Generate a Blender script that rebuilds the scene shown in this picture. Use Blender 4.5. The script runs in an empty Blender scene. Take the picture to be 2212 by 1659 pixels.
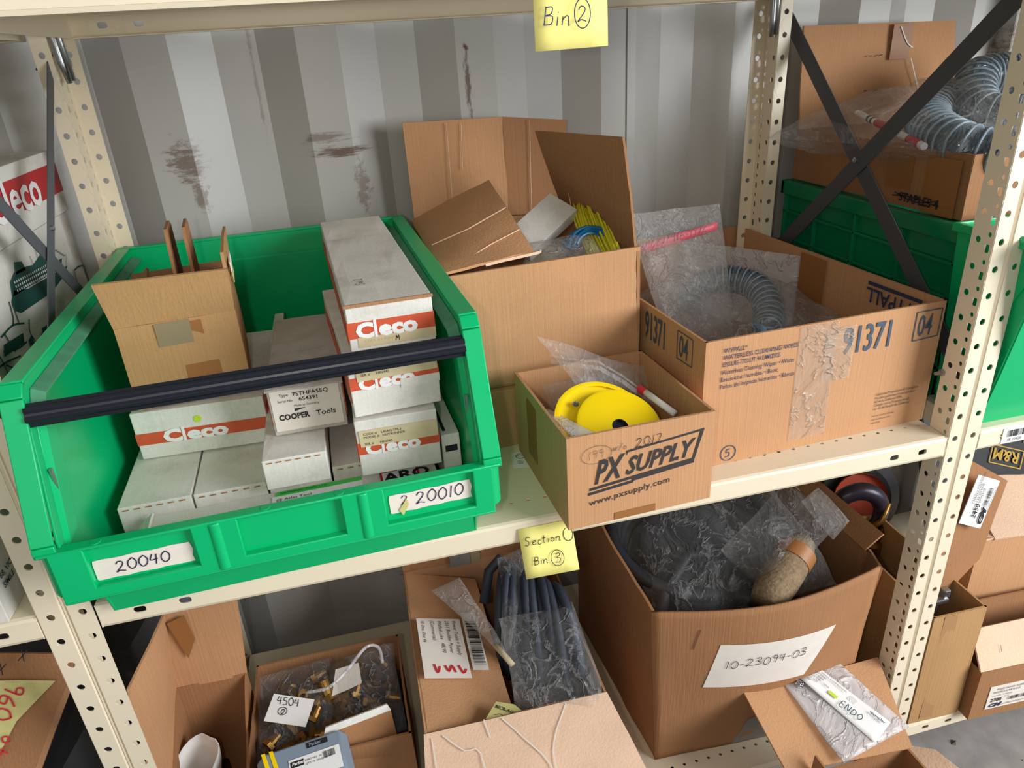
import bpy, bmesh, math, random
from mathutils import Vector, Matrix, noise
random.seed(7)
S = bpy.context.scene
COL = S.collection
V = Vector

# ------------------------------------------------------------------ camera, world, lights, exposure
cam_d = bpy.data.cameras.new('camera'); cam = bpy.data.objects.new('camera', cam_d); COL.objects.link(cam)
yaw, pit, rol = .2155, .4414, -.0642
fw = V((math.sin(yaw)*math.cos(pit), math.cos(yaw)*math.cos(pit), -math.sin(pit)))
r0 = V((math.cos(yaw), -math.sin(yaw), 0)); u0 = r0.cross(fw)
rr = r0*math.cos(rol)+u0*math.sin(rol); uu = -r0*math.sin(rol)+u0*math.cos(rol)
M = Matrix((rr, uu, -fw)).transposed().to_4x4(); M.translation = V((.3676, -.7812, .5855))
cam.matrix_world = M
cam_d.sensor_width = 36; cam_d.lens = 36*1546.5/2212; cam_d.clip_start = .01
S.camera = cam
W = bpy.data.worlds.new('world'); S.world = W; W.use_nodes = True
bg = W.node_tree.nodes['Background']; bg.inputs[0].default_value = (.86, .92, 1, 1); bg.inputs[1].default_value = .33

def area(name, loc, target, sx, sy, power, col):
    d = bpy.data.lights.new(name, 'AREA'); d.shape = 'RECTANGLE'; d.size = sx; d.size_y = sy
    d.energy = power; d.color = col
    o = bpy.data.objects.new(name, d); COL.objects.link(o); o.location = loc
    o.rotation_euler = (V(target)-V(loc)).to_track_quat('-Z', 'Y').to_euler(); return o
# daylight through the open container doors on the right, plus an added soft fill in front
area('door_daylight', (3.1, -2.0, 1.0), (.6, .2, .1), 1.7, 1.7, 185, (.93, .96, 1))
area('aisle_fill', (-.3, -2.6, 1.3), (.5, .2, .1), 2.2, 1.2, 14, (1, .95, .88))
d = bpy.data.lights.new('phone_flash', 'SPOT'); d.energy = 7.5; d.color = (1, .93, .82); d.shadow_soft_size = .012
d.spot_size = 2.3; d.spot_blend = .6
o = bpy.data.objects.new('phone_flash', d); COL.objects.link(o); o.location = (.30, -.80, .595)
o.rotation_euler = (V((.62, .1, .1))-o.location).to_track_quat('-Z', 'Y').to_euler()
S.view_settings.view_transform = 'Standard'; S.view_settings.look = 'None'
S.view_settings.exposure = -.24; S.view_settings.gamma = 1; S.view_settings.use_curve_mapping = False
S.cycles.transparent_max_bounces = 24; S.cycles.max_bounces = 10

# ------------------------------------------------------------------ materials
def lin(c):
    return tuple((x/12.92 if x <= .04045 else ((x+.055)/1.055)**2.4) for x in (c[0]/255, c[1]/255, c[2]/255)) + (1,)
def newmat(name):
    m = bpy.data.materials.new(name); m.use_nodes = True; nt = m.node_tree
    return m, nt, nt.nodes['Principled BSDF']
def N(nt, t, **k):
    n = nt.nodes.new(t)
    for a, b in k.items():
        if a in n.inputs.keys() if hasattr(n.inputs, 'keys') else False: n.inputs[a].default_value = b
        else: setattr(n, a, b)
    return n
def plain(name, c, rough=.6, metal=0, bump=0, bscale=60, var=0, spec=.5):
    m, nt, p = newmat(name); p.inputs['Base Color'].default_value = lin(c); p.inputs['Roughness'].default_value = rough
    p.inputs['Metallic'].default_value = metal; p.inputs['Specular IOR Level'].default_value = spec
    if bump or var:
        tc = nt.nodes.new('ShaderNodeTexCoord'); nz = nt.nodes.new('ShaderNodeTexNoise'); nz.inputs['Scale'].default_value = bscale
        nz.inputs['Detail'].default_value = 5; nt.links.new(tc.outputs['Object'], nz.inputs['Vector'])
        if bump:
            b = nt.nodes.new('ShaderNodeBump'); b.inputs['Strength'].default_value = bump; b.inputs['Distance'].default_value = .002
            nt.links.new(nz.outputs['Fac'], b.inputs['Height']); nt.links.new(b.outputs[0], p.inputs['Normal'])
        if var:
            mx = nt.nodes.new('ShaderNodeMix'); mx.data_type = 'RGBA'
            mx.inputs[6].default_value = lin(tuple(x*(1-var) for x in c)); mx.inputs[7].default_value = lin(tuple(min(255, x*(1+var*.5)) for x in c))
            nt.links.new(nz.outputs['Fac'], mx.inputs[0]); nt.links.new(mx.outputs[2], p.inputs['Base Color'])
    return m
def cardboard(name, c, dirt=(90, 75, 60), dirt_amt=.0, flute=.42, rough=.82, axis='x'):
    m, nt, p = newmat(name); L = nt.links.new
    tc = nt.nodes.new('ShaderNodeTexCoord')
    n1 = nt.nodes.new('ShaderNodeTexNoise'); n1.inputs['Scale'].default_value = 9; n1.inputs['Detail'].default_value = 6
    n2 = nt.nodes.new('ShaderNodeTexNoise'); n2.inputs['Scale'].default_value = 420; n2.inputs['Detail'].default_value = 2
    mp = nt.nodes.new('ShaderNodeMapping'); mp.inputs['Scale'].default_value = (230, 230, 2.0)
    n3 = nt.nodes.new('ShaderNodeTexNoise'); n3.inputs['Scale'].default_value = 1.3; n3.inputs['Detail'].default_value = 2
    for n in (n1, n2): L(tc.outputs['Object'], n.inputs['Vector'])
    L(tc.outputs['Object'], mp.inputs['Vector']); L(mp.outputs[0], n3.inputs['Vector'])
    r = nt.nodes.new('ShaderNodeMix'); r.data_type = 'RGBA'
    r.inputs[6].default_value = lin(tuple(x*.86 for x in c)); r.inputs[7].default_value = lin(tuple(min(255, x*1.07) for x in c))
    ad = nt.nodes.new('ShaderNodeMath'); ad.operation = 'MULTIPLY_ADD'; L(n3.outputs['Fac'], ad.inputs[0]); ad.inputs[1].default_value = .16
    ad2 = nt.nodes.new('ShaderNodeMath'); ad2.operation = 'MULTIPLY_ADD'; L(n2.outputs['Fac'], ad2.inputs[0]); ad2.inputs[1].default_value = .5
    ad3 = nt.nodes.new('ShaderNodeMath'); ad3.operation = 'MULTIPLY'; L(n1.outputs['Fac'], ad3.inputs[0]); ad3.inputs[1].default_value = .5
    L(ad3.outputs[0], ad2.inputs[2]); L(ad2.outputs[0], ad.inputs[2]); L(ad.outputs[0], r.inputs[0])
    out = r.outputs[2]
    if dirt_amt:
        n4 = nt.nodes.new('ShaderNodeTexNoise'); n4.inputs['Scale'].default_value = 14; n4.inputs['Detail'].default_value = 8; n4.inputs['Roughness'].default_value = .7
        L(tc.outputs['Object'], n4.inputs['Vector'])
        cr = nt.nodes.new('ShaderNodeMapRange'); cr.inputs[1].default_value = .48; cr.inputs[2].default_value = .75; cr.inputs[4].default_value = dirt_amt
        L(n4.outputs['Fac'], cr.inputs[0])
        mx = nt.nodes.new('ShaderNodeMix'); mx.data_type = 'RGBA'; L(cr.outputs[0], mx.inputs[0]); L(out, mx.inputs[6]); mx.inputs[7].default_value = lin(dirt)
        out = mx.outputs[2]
    L(out, p.inputs['Base Color']); p.inputs['Roughness'].default_value = rough; p.inputs['Specular IOR Level'].default_value = .25
    b = nt.nodes.new('ShaderNodeBump'); b.inputs['Strength'].default_value = flute; b.inputs['Distance'].default_value = .0022
    sm = nt.nodes.new('ShaderNodeMath'); sm.operation = 'MULTIPLY_ADD'; L(n3.outputs['Fac'], sm.inputs[0]); sm.inputs[1].default_value = .8
    L(n1.outputs['Fac'], sm.inputs[2]); L(sm.outputs[0], b.inputs['Height']); L(b.outputs[0], p.inputs['Normal'])
    return m
def plastic_film(name, tint=(225, 228, 230), fac=.2, rough=.18, bump=.9, edge=.3):
    m, nt, p = newmat(name); L = nt.links.new
    p.inputs['Base Color'].default_value = lin(tint); p.inputs['Roughness'].default_value = rough; p.inputs['Specular IOR Level'].default_value = 1
    tr = nt.nodes.new('ShaderNodeBsdfTransparent'); tr.inputs[0].default_value = (.96, .96, .96, 1)
    mx = nt.nodes.new('ShaderNodeMixShader')
    tc = nt.nodes.new('ShaderNodeTexCoord')
    vo = nt.nodes.new('ShaderNodeTexVoronoi'); vo.feature = 'DISTANCE_TO_EDGE'; vo.inputs['Scale'].default_value = 26
    nz = nt.nodes.new('ShaderNodeTexNoise'); nz.inputs['Scale'].default_value = 30; nz.inputs['Detail'].default_value = 5; nz.inputs['Distortion'].default_value = 2.5
    L(tc.outputs['Object'], nz.inputs['Vector']); L(nz.outputs['Color'], vo.inputs['Vector'])
    b = nt.nodes.new('ShaderNodeBump'); b.inputs['Strength'].default_value = bump; b.inputs['Distance'].default_value = .01
    L(nz.outputs['Fac'], b.inputs['Height']); L(b.outputs[0], p.inputs['Normal'])
    ds = nt.nodes.new('ShaderNodeVectorMath'); ds.operation = 'MULTIPLY_ADD'; L(nz.outputs['Color'], ds.inputs[0]); ds.inputs[1].default_value = (.09, .09, .09); L(tc.outputs['Object'], ds.inputs[2])
    an = nt.nodes.new('ShaderNodeMapping'); an.inputs['Rotation'].default_value = (.3, .5, .7); an.inputs['Scale'].default_value = (1.5, .4, 1); L(ds.outputs[0], an.inputs['Vector']); L(an.outputs[0], vo.inputs['Vector']); nz.inputs['Scale'].default_value = 14; vo.inputs['Scale'].default_value = 15
    cm = nt.nodes.new('ShaderNodeMapRange'); cm.inputs[1].default_value = 0; cm.inputs[2].default_value = .065; cm.inputs[3].default_value = 1; cm.inputs[4].default_value = 0; L(vo.outputs['Distance'], cm.inputs[0])
    b2 = nt.nodes.new('ShaderNodeBump'); b2.inputs['Strength'].default_value = .7; b2.inputs['Distance'].default_value = .004; L(cm.outputs[0], b2.inputs['Height']); L(b.outputs[0], b2.inputs['Normal']); L(b2.outputs[0], p.inputs['Normal'])
    lw = nt.nodes.new('ShaderNodeLayerWeight'); lw.inputs[0].default_value = .25
    L(b.outputs[0], lw.inputs['Normal'])
    mr = nt.nodes.new('ShaderNodeMapRange'); mr.inputs[1].default_value = 0; mr.inputs[2].default_value = 1
    mr.inputs[3].default_value = fac; mr.inputs[4].default_value = min(1, fac+edge)
    L(lw.outputs['Facing'], mr.inputs[0]); ca = nt.nodes.new('ShaderNodeMath'); ca.operation = 'MULTIPLY_ADD'; ca.use_clamp = True; L(cm.outputs[0], ca.inputs[0]); ca.inputs[1].default_value = .15 if fac < .5 else .1; L(mr.outputs[0], ca.inputs[2]); L(ca.outputs[0], mx.inputs[0])
    L(tr.outputs[0], mx.inputs[1]); L(p.outputs[0], mx.inputs[2])
    L(mx.outputs[0], nt.nodes['Material Output'].inputs[0]); return m
def green_plastic(name, c):
    m, nt, p = newmat(name); L = nt.links.new
    p.inputs['Base Color'].default_value = lin(c); p.inputs['Roughness'].default_value = .33; p.inputs['Specular IOR Level'].default_value = .45
    tl = nt.nodes.new('ShaderNodeBsdfTranslucent'); tl.inputs[0].default_value = lin(c)
    mx = nt.nodes.new('ShaderNodeMixShader'); mx.inputs[0].default_value = .14
    tc = nt.nodes.new('ShaderNodeTexCoord'); nz = nt.nodes.new('ShaderNodeTexNoise'); nz.inputs['Scale'].default_value = 5
    nz.inputs['Detail'].default_value = 7; L(tc.outputs['Object'], nz.inputs['Vector'])
    mr = nt.nodes.new('ShaderNodeMapRange'); mr.inputs[1].default_value = .35; mr.inputs[2].default_value = .7; mr.inputs[3].default_value = .24; mr.inputs[4].default_value = .45
    L(nz.outputs['Fac'], mr.inputs[0]); L(mr.outputs[0], p.inputs['Roughness'])
    L(p.outputs[0], mx.inputs[1]); L(tl.outputs[0], mx.inputs[2]); L(mx.outputs[0], nt.nodes['Material Output'].inputs[0]); return m
def painted(name, c, chips=(70, 60, 50), thr=.71, rough=.38, scale=38, stains=(), soil=.12):
    m, nt, p = newmat(name); L = nt.links.new
    tc = nt.nodes.new('ShaderNodeTexCoord')
    n1 = nt.nodes.new('ShaderNodeTexNoise'); n1.inputs['Scale'].default_value = scale; n1.inputs['Detail'].default_value = 7; n1.inputs['Roughness'].default_value = .65
    n2 = nt.nodes.new('ShaderNodeTexNoise'); n2.inputs['Scale'].default_value = 3.2; n2.inputs['Detail'].default_value = 6
    for n in (n1, n2): L(tc.outputs['Object'], n.inputs['Vector'])
    a = nt.nodes.new('ShaderNodeMix'); a.data_type = 'RGBA'; a.inputs[6].default_value = lin(tuple(x*(1-soil) for x in c)); a.inputs[7].default_value = lin(tuple(min(255, x*1.03) for x in c))
    L(n2.outputs['Fac'], a.inputs[0])
    mr = nt.nodes.new('ShaderNodeMapRange'); mr.inputs[1].default_value = thr; mr.inputs[2].default_value = thr+.02; L(n1.outputs['Fac'], mr.inputs[0])
    b = nt.nodes.new('ShaderNodeMix'); b.data_type = 'RGBA'; L(mr.outputs[0], b.inputs[0]); L(a.outputs[2], b.inputs[6]); b.inputs[7].default_value = lin(chips)
    out = b.outputs[2]
    for (cx, cz, rx, rz, amt, sc) in stains:
        mp = nt.nodes.new('ShaderNodeMapping'); mp.inputs['Location'].default_value = (-cx/rx, 0, -cz/rz); mp.inputs['Scale'].default_value = (1/rx, 0, 1/rz)
        L(tc.outputs['Object'], mp.inputs['Vector'])
        ln = nt.nodes.new('ShaderNodeVectorMath'); ln.operation = 'LENGTH'; L(mp.outputs[0], ln.inputs[0])
        s1 = nt.nodes.new('ShaderNodeMath'); s1.operation = 'SUBTRACT'; s1.inputs[0].default_value = 1; L(ln.outputs['Value'], s1.inputs[1]); s1.use_clamp = True
        mp2 = nt.nodes.new('ShaderNodeMapping'); mp2.inputs['Scale'].default_value = sc; L(tc.outputs['Object'], mp2.inputs['Vector'])
        nn = nt.nodes.new('ShaderNodeTexNoise'); nn.inputs['Scale'].default_value = 1; nn.inputs['Detail'].default_value = 8; nn.inputs['Roughness'].default_value = .75
        L(mp2.outputs[0], nn.inputs['Vector'])
        s2 = nt.nodes.new('ShaderNodeMath'); s2.operation = 'MULTIPLY_ADD'; L(s1.outputs[0], s2.inputs[0]); s2.inputs[1].default_value = .42; L(nn.outputs['Fac'], s2.inputs[2])
        s3 = nt.nodes.new('ShaderNodeMapRange'); s3.inputs[1].default_value = .64; s3.inputs[2].default_value = .80; s3.inputs[4].default_value = amt; L(s2.outputs[0], s3.inputs[0])
        s4 = nt.nodes.new('ShaderNodeMath'); s4.operation = 'MULTIPLY'; L(s3.outputs[0], s4.inputs[0])
        s5 = nt.nodes.new('ShaderNodeMath'); s5.operation = 'GREATER_THAN'; L(s1.outputs[0], s5.inputs[0]); s5.inputs[1].default_value = .01; L(s5.outputs[0], s4.inputs[1])
        b2 = nt.nodes.new('ShaderNodeMix'); b2.data_type = 'RGBA'; L(s4.outputs[0], b2.inputs[0]); L(out, b2.inputs[6]); b2.inputs[7].default_value = lin((92, 62, 44)); out = b2.outputs[2]
    L(out, p.inputs['Base Color']); p.inputs['Roughness'].default_value = rough
    bp = nt.nodes.new('ShaderNodeBump'); bp.inputs['Strength'].default_value = .12; bp.inputs['Distance'].default_value = .003; L(n2.outputs['Fac'], bp.inputs['Height']); L(bp.outputs[0], p.inputs['Normal'])
    return m
MT = dict(
 card=cardboard('cardboard', (192, 144, 103)),
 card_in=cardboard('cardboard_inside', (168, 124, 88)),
 card_dark=cardboard('cardboard_brown', (158, 113, 76)),
 card_pink=cardboard('cardboard_pale', (226, 190, 160), flute=.35),
 card_yel=cardboard('cardboard_tan', (178, 138, 92)),
 white=cardboard('white_board', (222, 218, 208), dirt=(150, 143, 130), dirt_amt=.45, flute=.1),
 grey=cardboard('grey_board', (186, 180, 170), dirt=(130, 122, 110), dirt_amt=.5, flute=.35),
 green=green_plastic('green_plastic', (0, 186, 112)),
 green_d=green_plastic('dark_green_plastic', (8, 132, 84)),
 dustgreen=plain('dusty_green', (74, 140, 105), .8, var=.2, bump=.1),
 cream=painted('cream_paint', (232, 218, 190), chips=(96, 84, 70), thr=.735, soil=.07),
 wall=painted('container_paint', (186, 184, 177), thr=.74, scale=22, rough=.36, stains=(
    (.112, .43, .05, .06, .7, (50, 8, 130)), (.385, .425, .085, .016, .9, (30, 8, 260)), (.36, .452, .07, .018, .6, (30, 8, 200)), (.415, .36, .022, .08, .55, (90, 8, 90)), (.125, .37, .02, .05, .6, (90, 8, 60)),
    (.633, .52, .010, .10, .8, (160, 8, 45)), (.633, .587, .009, .014, 1, (60, 8, 60)), (.255, .55, .006, .2, .35, (90, 8, 40)),
    (.40, -.46, .12, .16, .8, (25, 8, 110)), (.53, -.36, .1, .1, .8, (40, 8, 60)), (1.34, -.33, .09, .14, .6, (25, 8, 110)),
    (1.83, .53, .07, .12, 1, (22, 8, 22)), (1.86, .45, .06, .2, .9, (30, 8, 25)), (1.87, .75, .05, .3, .8, (30, 8, 25)))),
 zinc=plain('zinc', (170, 172, 172), .32, .9, bump=.05),
 brace=plain('grey_brace', (92, 94, 99), .5, .25),
 brace_r=plain('charcoal_brace', (70, 70, 74), .5, .1),
 black=plain('black_plastic', (22, 24, 34), .38),
 blackm=plain('black_paint', (28, 28, 31), .45, bump=.05),
 rubber=plain('black_rubber', (36, 38, 44), .6, bump=.2, bscale=90, var=.25),
 hose=plain('blue_black_hose', (50, 57, 70), .6, bump=.3, bscale=60, var=.2),
 yellow=plain('yellow_enamel', (250, 214, 10), .3),
 yelnet=plain('yellow_ties', (214, 204, 40), .4),
 blue=plain('blue_ties', (10, 104, 150), .4),
 bluet=plain('blue_tube', (90, 150, 200), .3),
 paper=plain('white_paper', (232, 230, 226), .8, bump=.15, bscale=20),
 labelp=plain('label_paper', (226, 216, 204), .75, bump=.1, bscale=50, var=.05),
 buff=plain('buff_label', (206, 190, 150), .7, var=.08),
 note=plain('yellow_note', (240, 228, 132), .75),
 oldnote=plain('old_yellow_note', (206, 198, 128), .8, var=.15),
 orange=plain('orange_red_print', (206, 84, 50), .55, var=.08),
 red=plain('red_print', (186, 34, 40), .55, var=.08),
 redpen=plain('red_marker', (196, 36, 50), .6),
 pinkr=plain('pink_red_strip', (214, 92, 104), .5),
 ink=plain('black_ink', (30, 28, 32), .6),
 inkg=plain('grey_ink', (66, 62, 60), .6),
 inkb=plain('dark_blue_ink', (40, 38, 74), .6),
 inkpx=plain('brown_black_print', (50, 46, 44), .6),
 blueprint=plain('slate_blue_print', (62, 78, 96), .6),
 navy=plain('navy_print', (40, 48, 84), .6),
 tealp=plain('dark_green_print', (28, 78, 72), .6),
 limegreen=plain('green_sticker', (70, 200, 80), .5), limedot=plain('lime_dot', (190, 220, 60), .5),
 tape=plain('brown_tape', (150, 98, 50), .5), tapeg=plain('grey_tape', (140, 126, 96), .35), tapegrey=plain('silver_tape', (120, 118, 114), .4),
 cleartape=plastic_film('clear_tape', (240, 225, 205), .06, .12, .8, .25),
 film=plastic_film('clear_film', (215, 213, 210), .05, .12, 1.0, .24),
 film2=plastic_film('milky_film', (208, 204, 198), .12, .2, 1.0, .28),
 film3=plastic_film('thin_film', (230, 230, 230), .03, .1, 1.0, .28),
 filmw=plastic_film('pale_film', (235, 232, 232), .38, .3, .5),
 ribm=plain('pale_rib', (128, 146, 156), .25), kraft_tape=plain('kraft_tape', (168, 126, 84), .45),
 hosec=plastic_film('clear_hose', (96, 112, 124), .6, .12, .1),
 brass=plain('brass', (140, 104, 52), .38, .8, bump=.1), steel=plain('steel', (150, 150, 152), .25, .9),
 rust=plain('rust', (110, 62, 38), .8, bump=.5, var=.3), gold=plain('gold_print', (190, 150, 40), .4),
 hookm=plain('dark_hook', (58, 52, 62), .35, .4), redor=plain('red_orange_paint', (176, 70, 40), .45),
 brush=plain('fibre', (134, 112, 84), .95, bump=1.0, bscale=160, var=.45),
 wood=plain('worn_wood', (146, 142, 136), .85, bump=.5, bscale=16, var=.35), debris=plain('debris', (120, 112, 100), .9),
 greyblue=plain('grey_blue_card', (128, 142, 156), .45), palebl=plain('mint_shelf', (168, 196, 192), .5),
)
# ------------------------------------------------------------------ mesh helpers
class MB:
    def __init__(s): s.v = []; s.f = []
    def add(s, vs, fs):
        b = len(s.v); s.v += [V(p) for p in vs]; s.f += [[i+b for i in f] for f in fs]
    def box(s, x0, x1, y0, y1, z0, z1):
        s.add([(x, y, z) for z in (z0, z1) for y in (y0, y1) for x in (x0, x1)],
              [(0, 2, 3, 1), (4, 5, 7, 6), (0, 1, 5, 4), (2, 6, 7, 3), (0, 4, 6, 2), (1, 3, 7, 5)])
    def prism(s, pts, off):   # polygon extruded by off vector
        n = len(pts); off = V(off); a = [V(p) for p in pts]
        s.add(a+[p+off for p in a], [list(range(n))[::-1], list(range(n, 2*n))] + [(i, (i+1) % n, n+(i+1) % n, n+i) for i in range(n)])
    def sheet(s, c, t, nu=1, nv=1, amp=0, seed=0, bulge=0, curl=0):
        # thick panel through the four corners c = p00, p10, p11, p01 ; offset -normal*t
        c = [V(p) for p in c]; n = (c[1]-c[0]).cross(c[3]-c[0]).normalized()
        top = []; bot = []
        for j in range(nv+1):
            for i in range(nu+1):
                u, v = i/nu, j/nv
                q = c[0]*(1-u)*(1-v)+c[1]*u*(1-v)+c[2]*u*v+c[3]*(1-u)*v
                d = amp*(noise.noise(q*9+V((seed*3.1, seed, 0)))*1.2+.5*noise.noise(q*31+V((seed, 0, seed)))) if amp else 0
                d += bulge*math.sin(math.pi*u)*math.sin(math.pi*v) + curl*v*v
                top.append(q+n*d); bot.append(q+n*(d-t))
        m = len(top); fs = []; w = nu+1
        for j in range(nv):
            for i in range(nu):
                a = j*w+i; fs.append((a, a+1, a+w+1, a+w)); fs.append((m+a, m+a+w, m+a+w+1, m+a+1))
        for i in range(nu):
            fs.append((i, m+i, m+i+1, i+1)); a = nv*w+i; fs.append((a, a+1, m+a+1, m+a))
        for j in range(nv):
            a = j*w; fs.append((a, a+w, m+a+w, m+a)); a = j*w+nu; fs.append((a, m+a, m+a+w, a+w))
        s.add(top+bot, fs)
    def tube(s, pts, r, n=8, cap=True, flat=1.0):
        pts = [V(p) for p in pts]; R = r if callable(r) else (lambda i: r)
        rings = []; up = V((0, 0, 1))
        t = (pts[1]-pts[0]).normalized()
        nrm = t.cross(up)
        if nrm.length < .1: nrm = t.cross(V((1, 0, 0)))
        nrm.normalize()
        for i, p in enumerate(pts):
            t = (pts[min(i+1, len(pts)-1)]-pts[max(i-1, 0)]).normalized()
            nrm = (nrm-t*nrm.dot(t)).normalized(); b = t.cross(nrm)
            rings.append([p+(nrm*math.cos(2*math.pi*k/n)+b*math.sin(2*math.pi*k/n)*flat)*R(i) for k in range(n)])
        vs = [q for g in rings for q in g]; fs = []
        for i in range(len(pts)-1):
            for k in range(n): fs.append((i*n+k, i*n+(k+1) % n, (i+1)*n+(k+1) % n, (i+1)*n+k))
        if cap: fs += [list(range(n))[::-1], [(len(pts)-1)*n+k for k in range(n)]]
        s.add(vs, fs)
    def lathe(s, prof, c, ax=(0, 0, 1), n=20):
        ax = V(ax).normalized(); a = ax.cross(V((1, 0, 0)))
        if a.length < .2: a = ax.cross(V((0, 1, 0)))
        a.normalize(); b = ax.cross(a); c = V(c); vs = []; fs = []
        for (r, h) in prof:
            for k in range(n):
                th = 2*math.pi*k/n; vs.append(c+ax*h+(a*math.cos(th)+b*math.sin(th))*r)
        for i in range(len(prof)-1):
            for k in range(n): fs.append((i*n+k, i*n+(k+1) % n, (i+1)*n+(k+1) % n, (i+1)*n+k))
        s.add(vs, fs)
    def ribbon(s, pts, w, up, t=.0004):   # flat pen stroke on plane with normal up
        pts = [V(p) for p in pts]; up = V(up); L = []; Rr = []
        for i, p in enumerate(pts):
            d = pts[min(i+1, len(pts)-1)]-pts[max(i-1, 0)]
            if d.length < 1e-9: d = V((1, 0, 0))
            q = d.normalized().cross(up)*w*.5
            L.append(p+q); Rr.append(p-q)
        n = len(pts); s.add(L+Rr, [(i, i+1, n+i+1, n+i) for i in range(n-1)])
    def build(s, name, mat, parent=None, loc=(0, 0, 0), smooth=False, bevel=0, solid=0, recalc=True):
        me = bpy.data.meshes.new(name); me.from_pydata([tuple(p) for p in s.v], [], s.f)
        bm = bmesh.new(); bm.from_mesh(me)
        if recalc: bmesh.ops.remove_doubles(bm, verts=bm.verts, dist=1e-5); bmesh.ops.recalc_face_normals(bm, faces=bm.faces)
        bm.to_mesh(me); bm.free()
        me.materials.append(MT[mat] if isinstance(mat, str) else mat)
        o = bpy.data.objects.new(name, me); COL.objects.link(o)
        if parent: o.parent = parent
        else: o.location = loc
        if smooth:
            for p in me.polygons: p.use_smooth = True
            if smooth == 'auto': me.set_sharp_from_angle(angle=math.radians(38))
        if bevel:
            b = o.modifiers.new('bevel', 'BEVEL'); b.width = bevel; b.segments = 2; b.limit_method = 'ANGLE'; b.angle_limit = .6
        if solid:
            b = o.modifiers.new('solid', 'SOLIDIFY'); b.thickness = solid; b.offset = 0
        return o
def tag(o, label=None, cat=None, group=None, kind=None):
    if label: o['label'] = label
    if cat: o['category'] = cat
    if group: o['group'] = group
    if kind: o['kind'] = kind
    return o
def thing(name, label, cat, loc=(0, 0, 0), rz=0, group=None, rot=None):
    o = bpy.data.objects.new(name, None); COL.objects.link(o); o.location = loc; o.rotation_euler = rot or (0, 0, rz); o.empty_display_size = .03
    return tag(o, label, cat, group)
class Face:      # local frame on a flat face: origin, right, up
    def __init__(s, o, u, v): s.o = V(o); s.u = V(u).normalized(); s.v = V(v).normalized(); s.n = s.u.cross(s.v)
    def p(s, a, b, h=.0006): return s.o+s.u*a+s.v*b+s.n*h
    def rot(s, ang, a, b):
        c, d = math.cos(ang), math.sin(ang); return Face(s.p(a, b, 0), s.u*c+s.v*d, -s.u*d+s.v*c)
def text(parent, f, s, a, b, size, mat='ink', bold=0, shear=0, wide=1, h=.0009, name='printed_text', align='LEFT', space=1, line=1):
    cu = bpy.data.curves.new(name, 'FONT'); cu.body = s; cu.size = 1; cu.offset = bold; cu.shear = shear; cu.resolution_u = 2
    cu.space_character = space; cu.align_x = align; cu.space_line = line; cu.fill_mode = 'FRONT'
    o = bpy.data.objects.new(name, cu); COL.objects.link(o); bpy.context.view_layer.update()
    dg = bpy.context.evaluated_depsgraph_get(); me = bpy.data.meshes.new_from_object(o.evaluated_get(dg)); COL.objects.unlink(o)
    bpy.data.objects.remove(o); k = size/.7
    for v in me.vertices: v.co = f.p(a+v.co.x*k*wide, b+v.co.y*k, h)
    me.materials.clear(); me.materials.append(MT[mat]); o = bpy.data.objects.new(name, me); COL.objects.link(o); o.parent = parent
    return o
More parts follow.
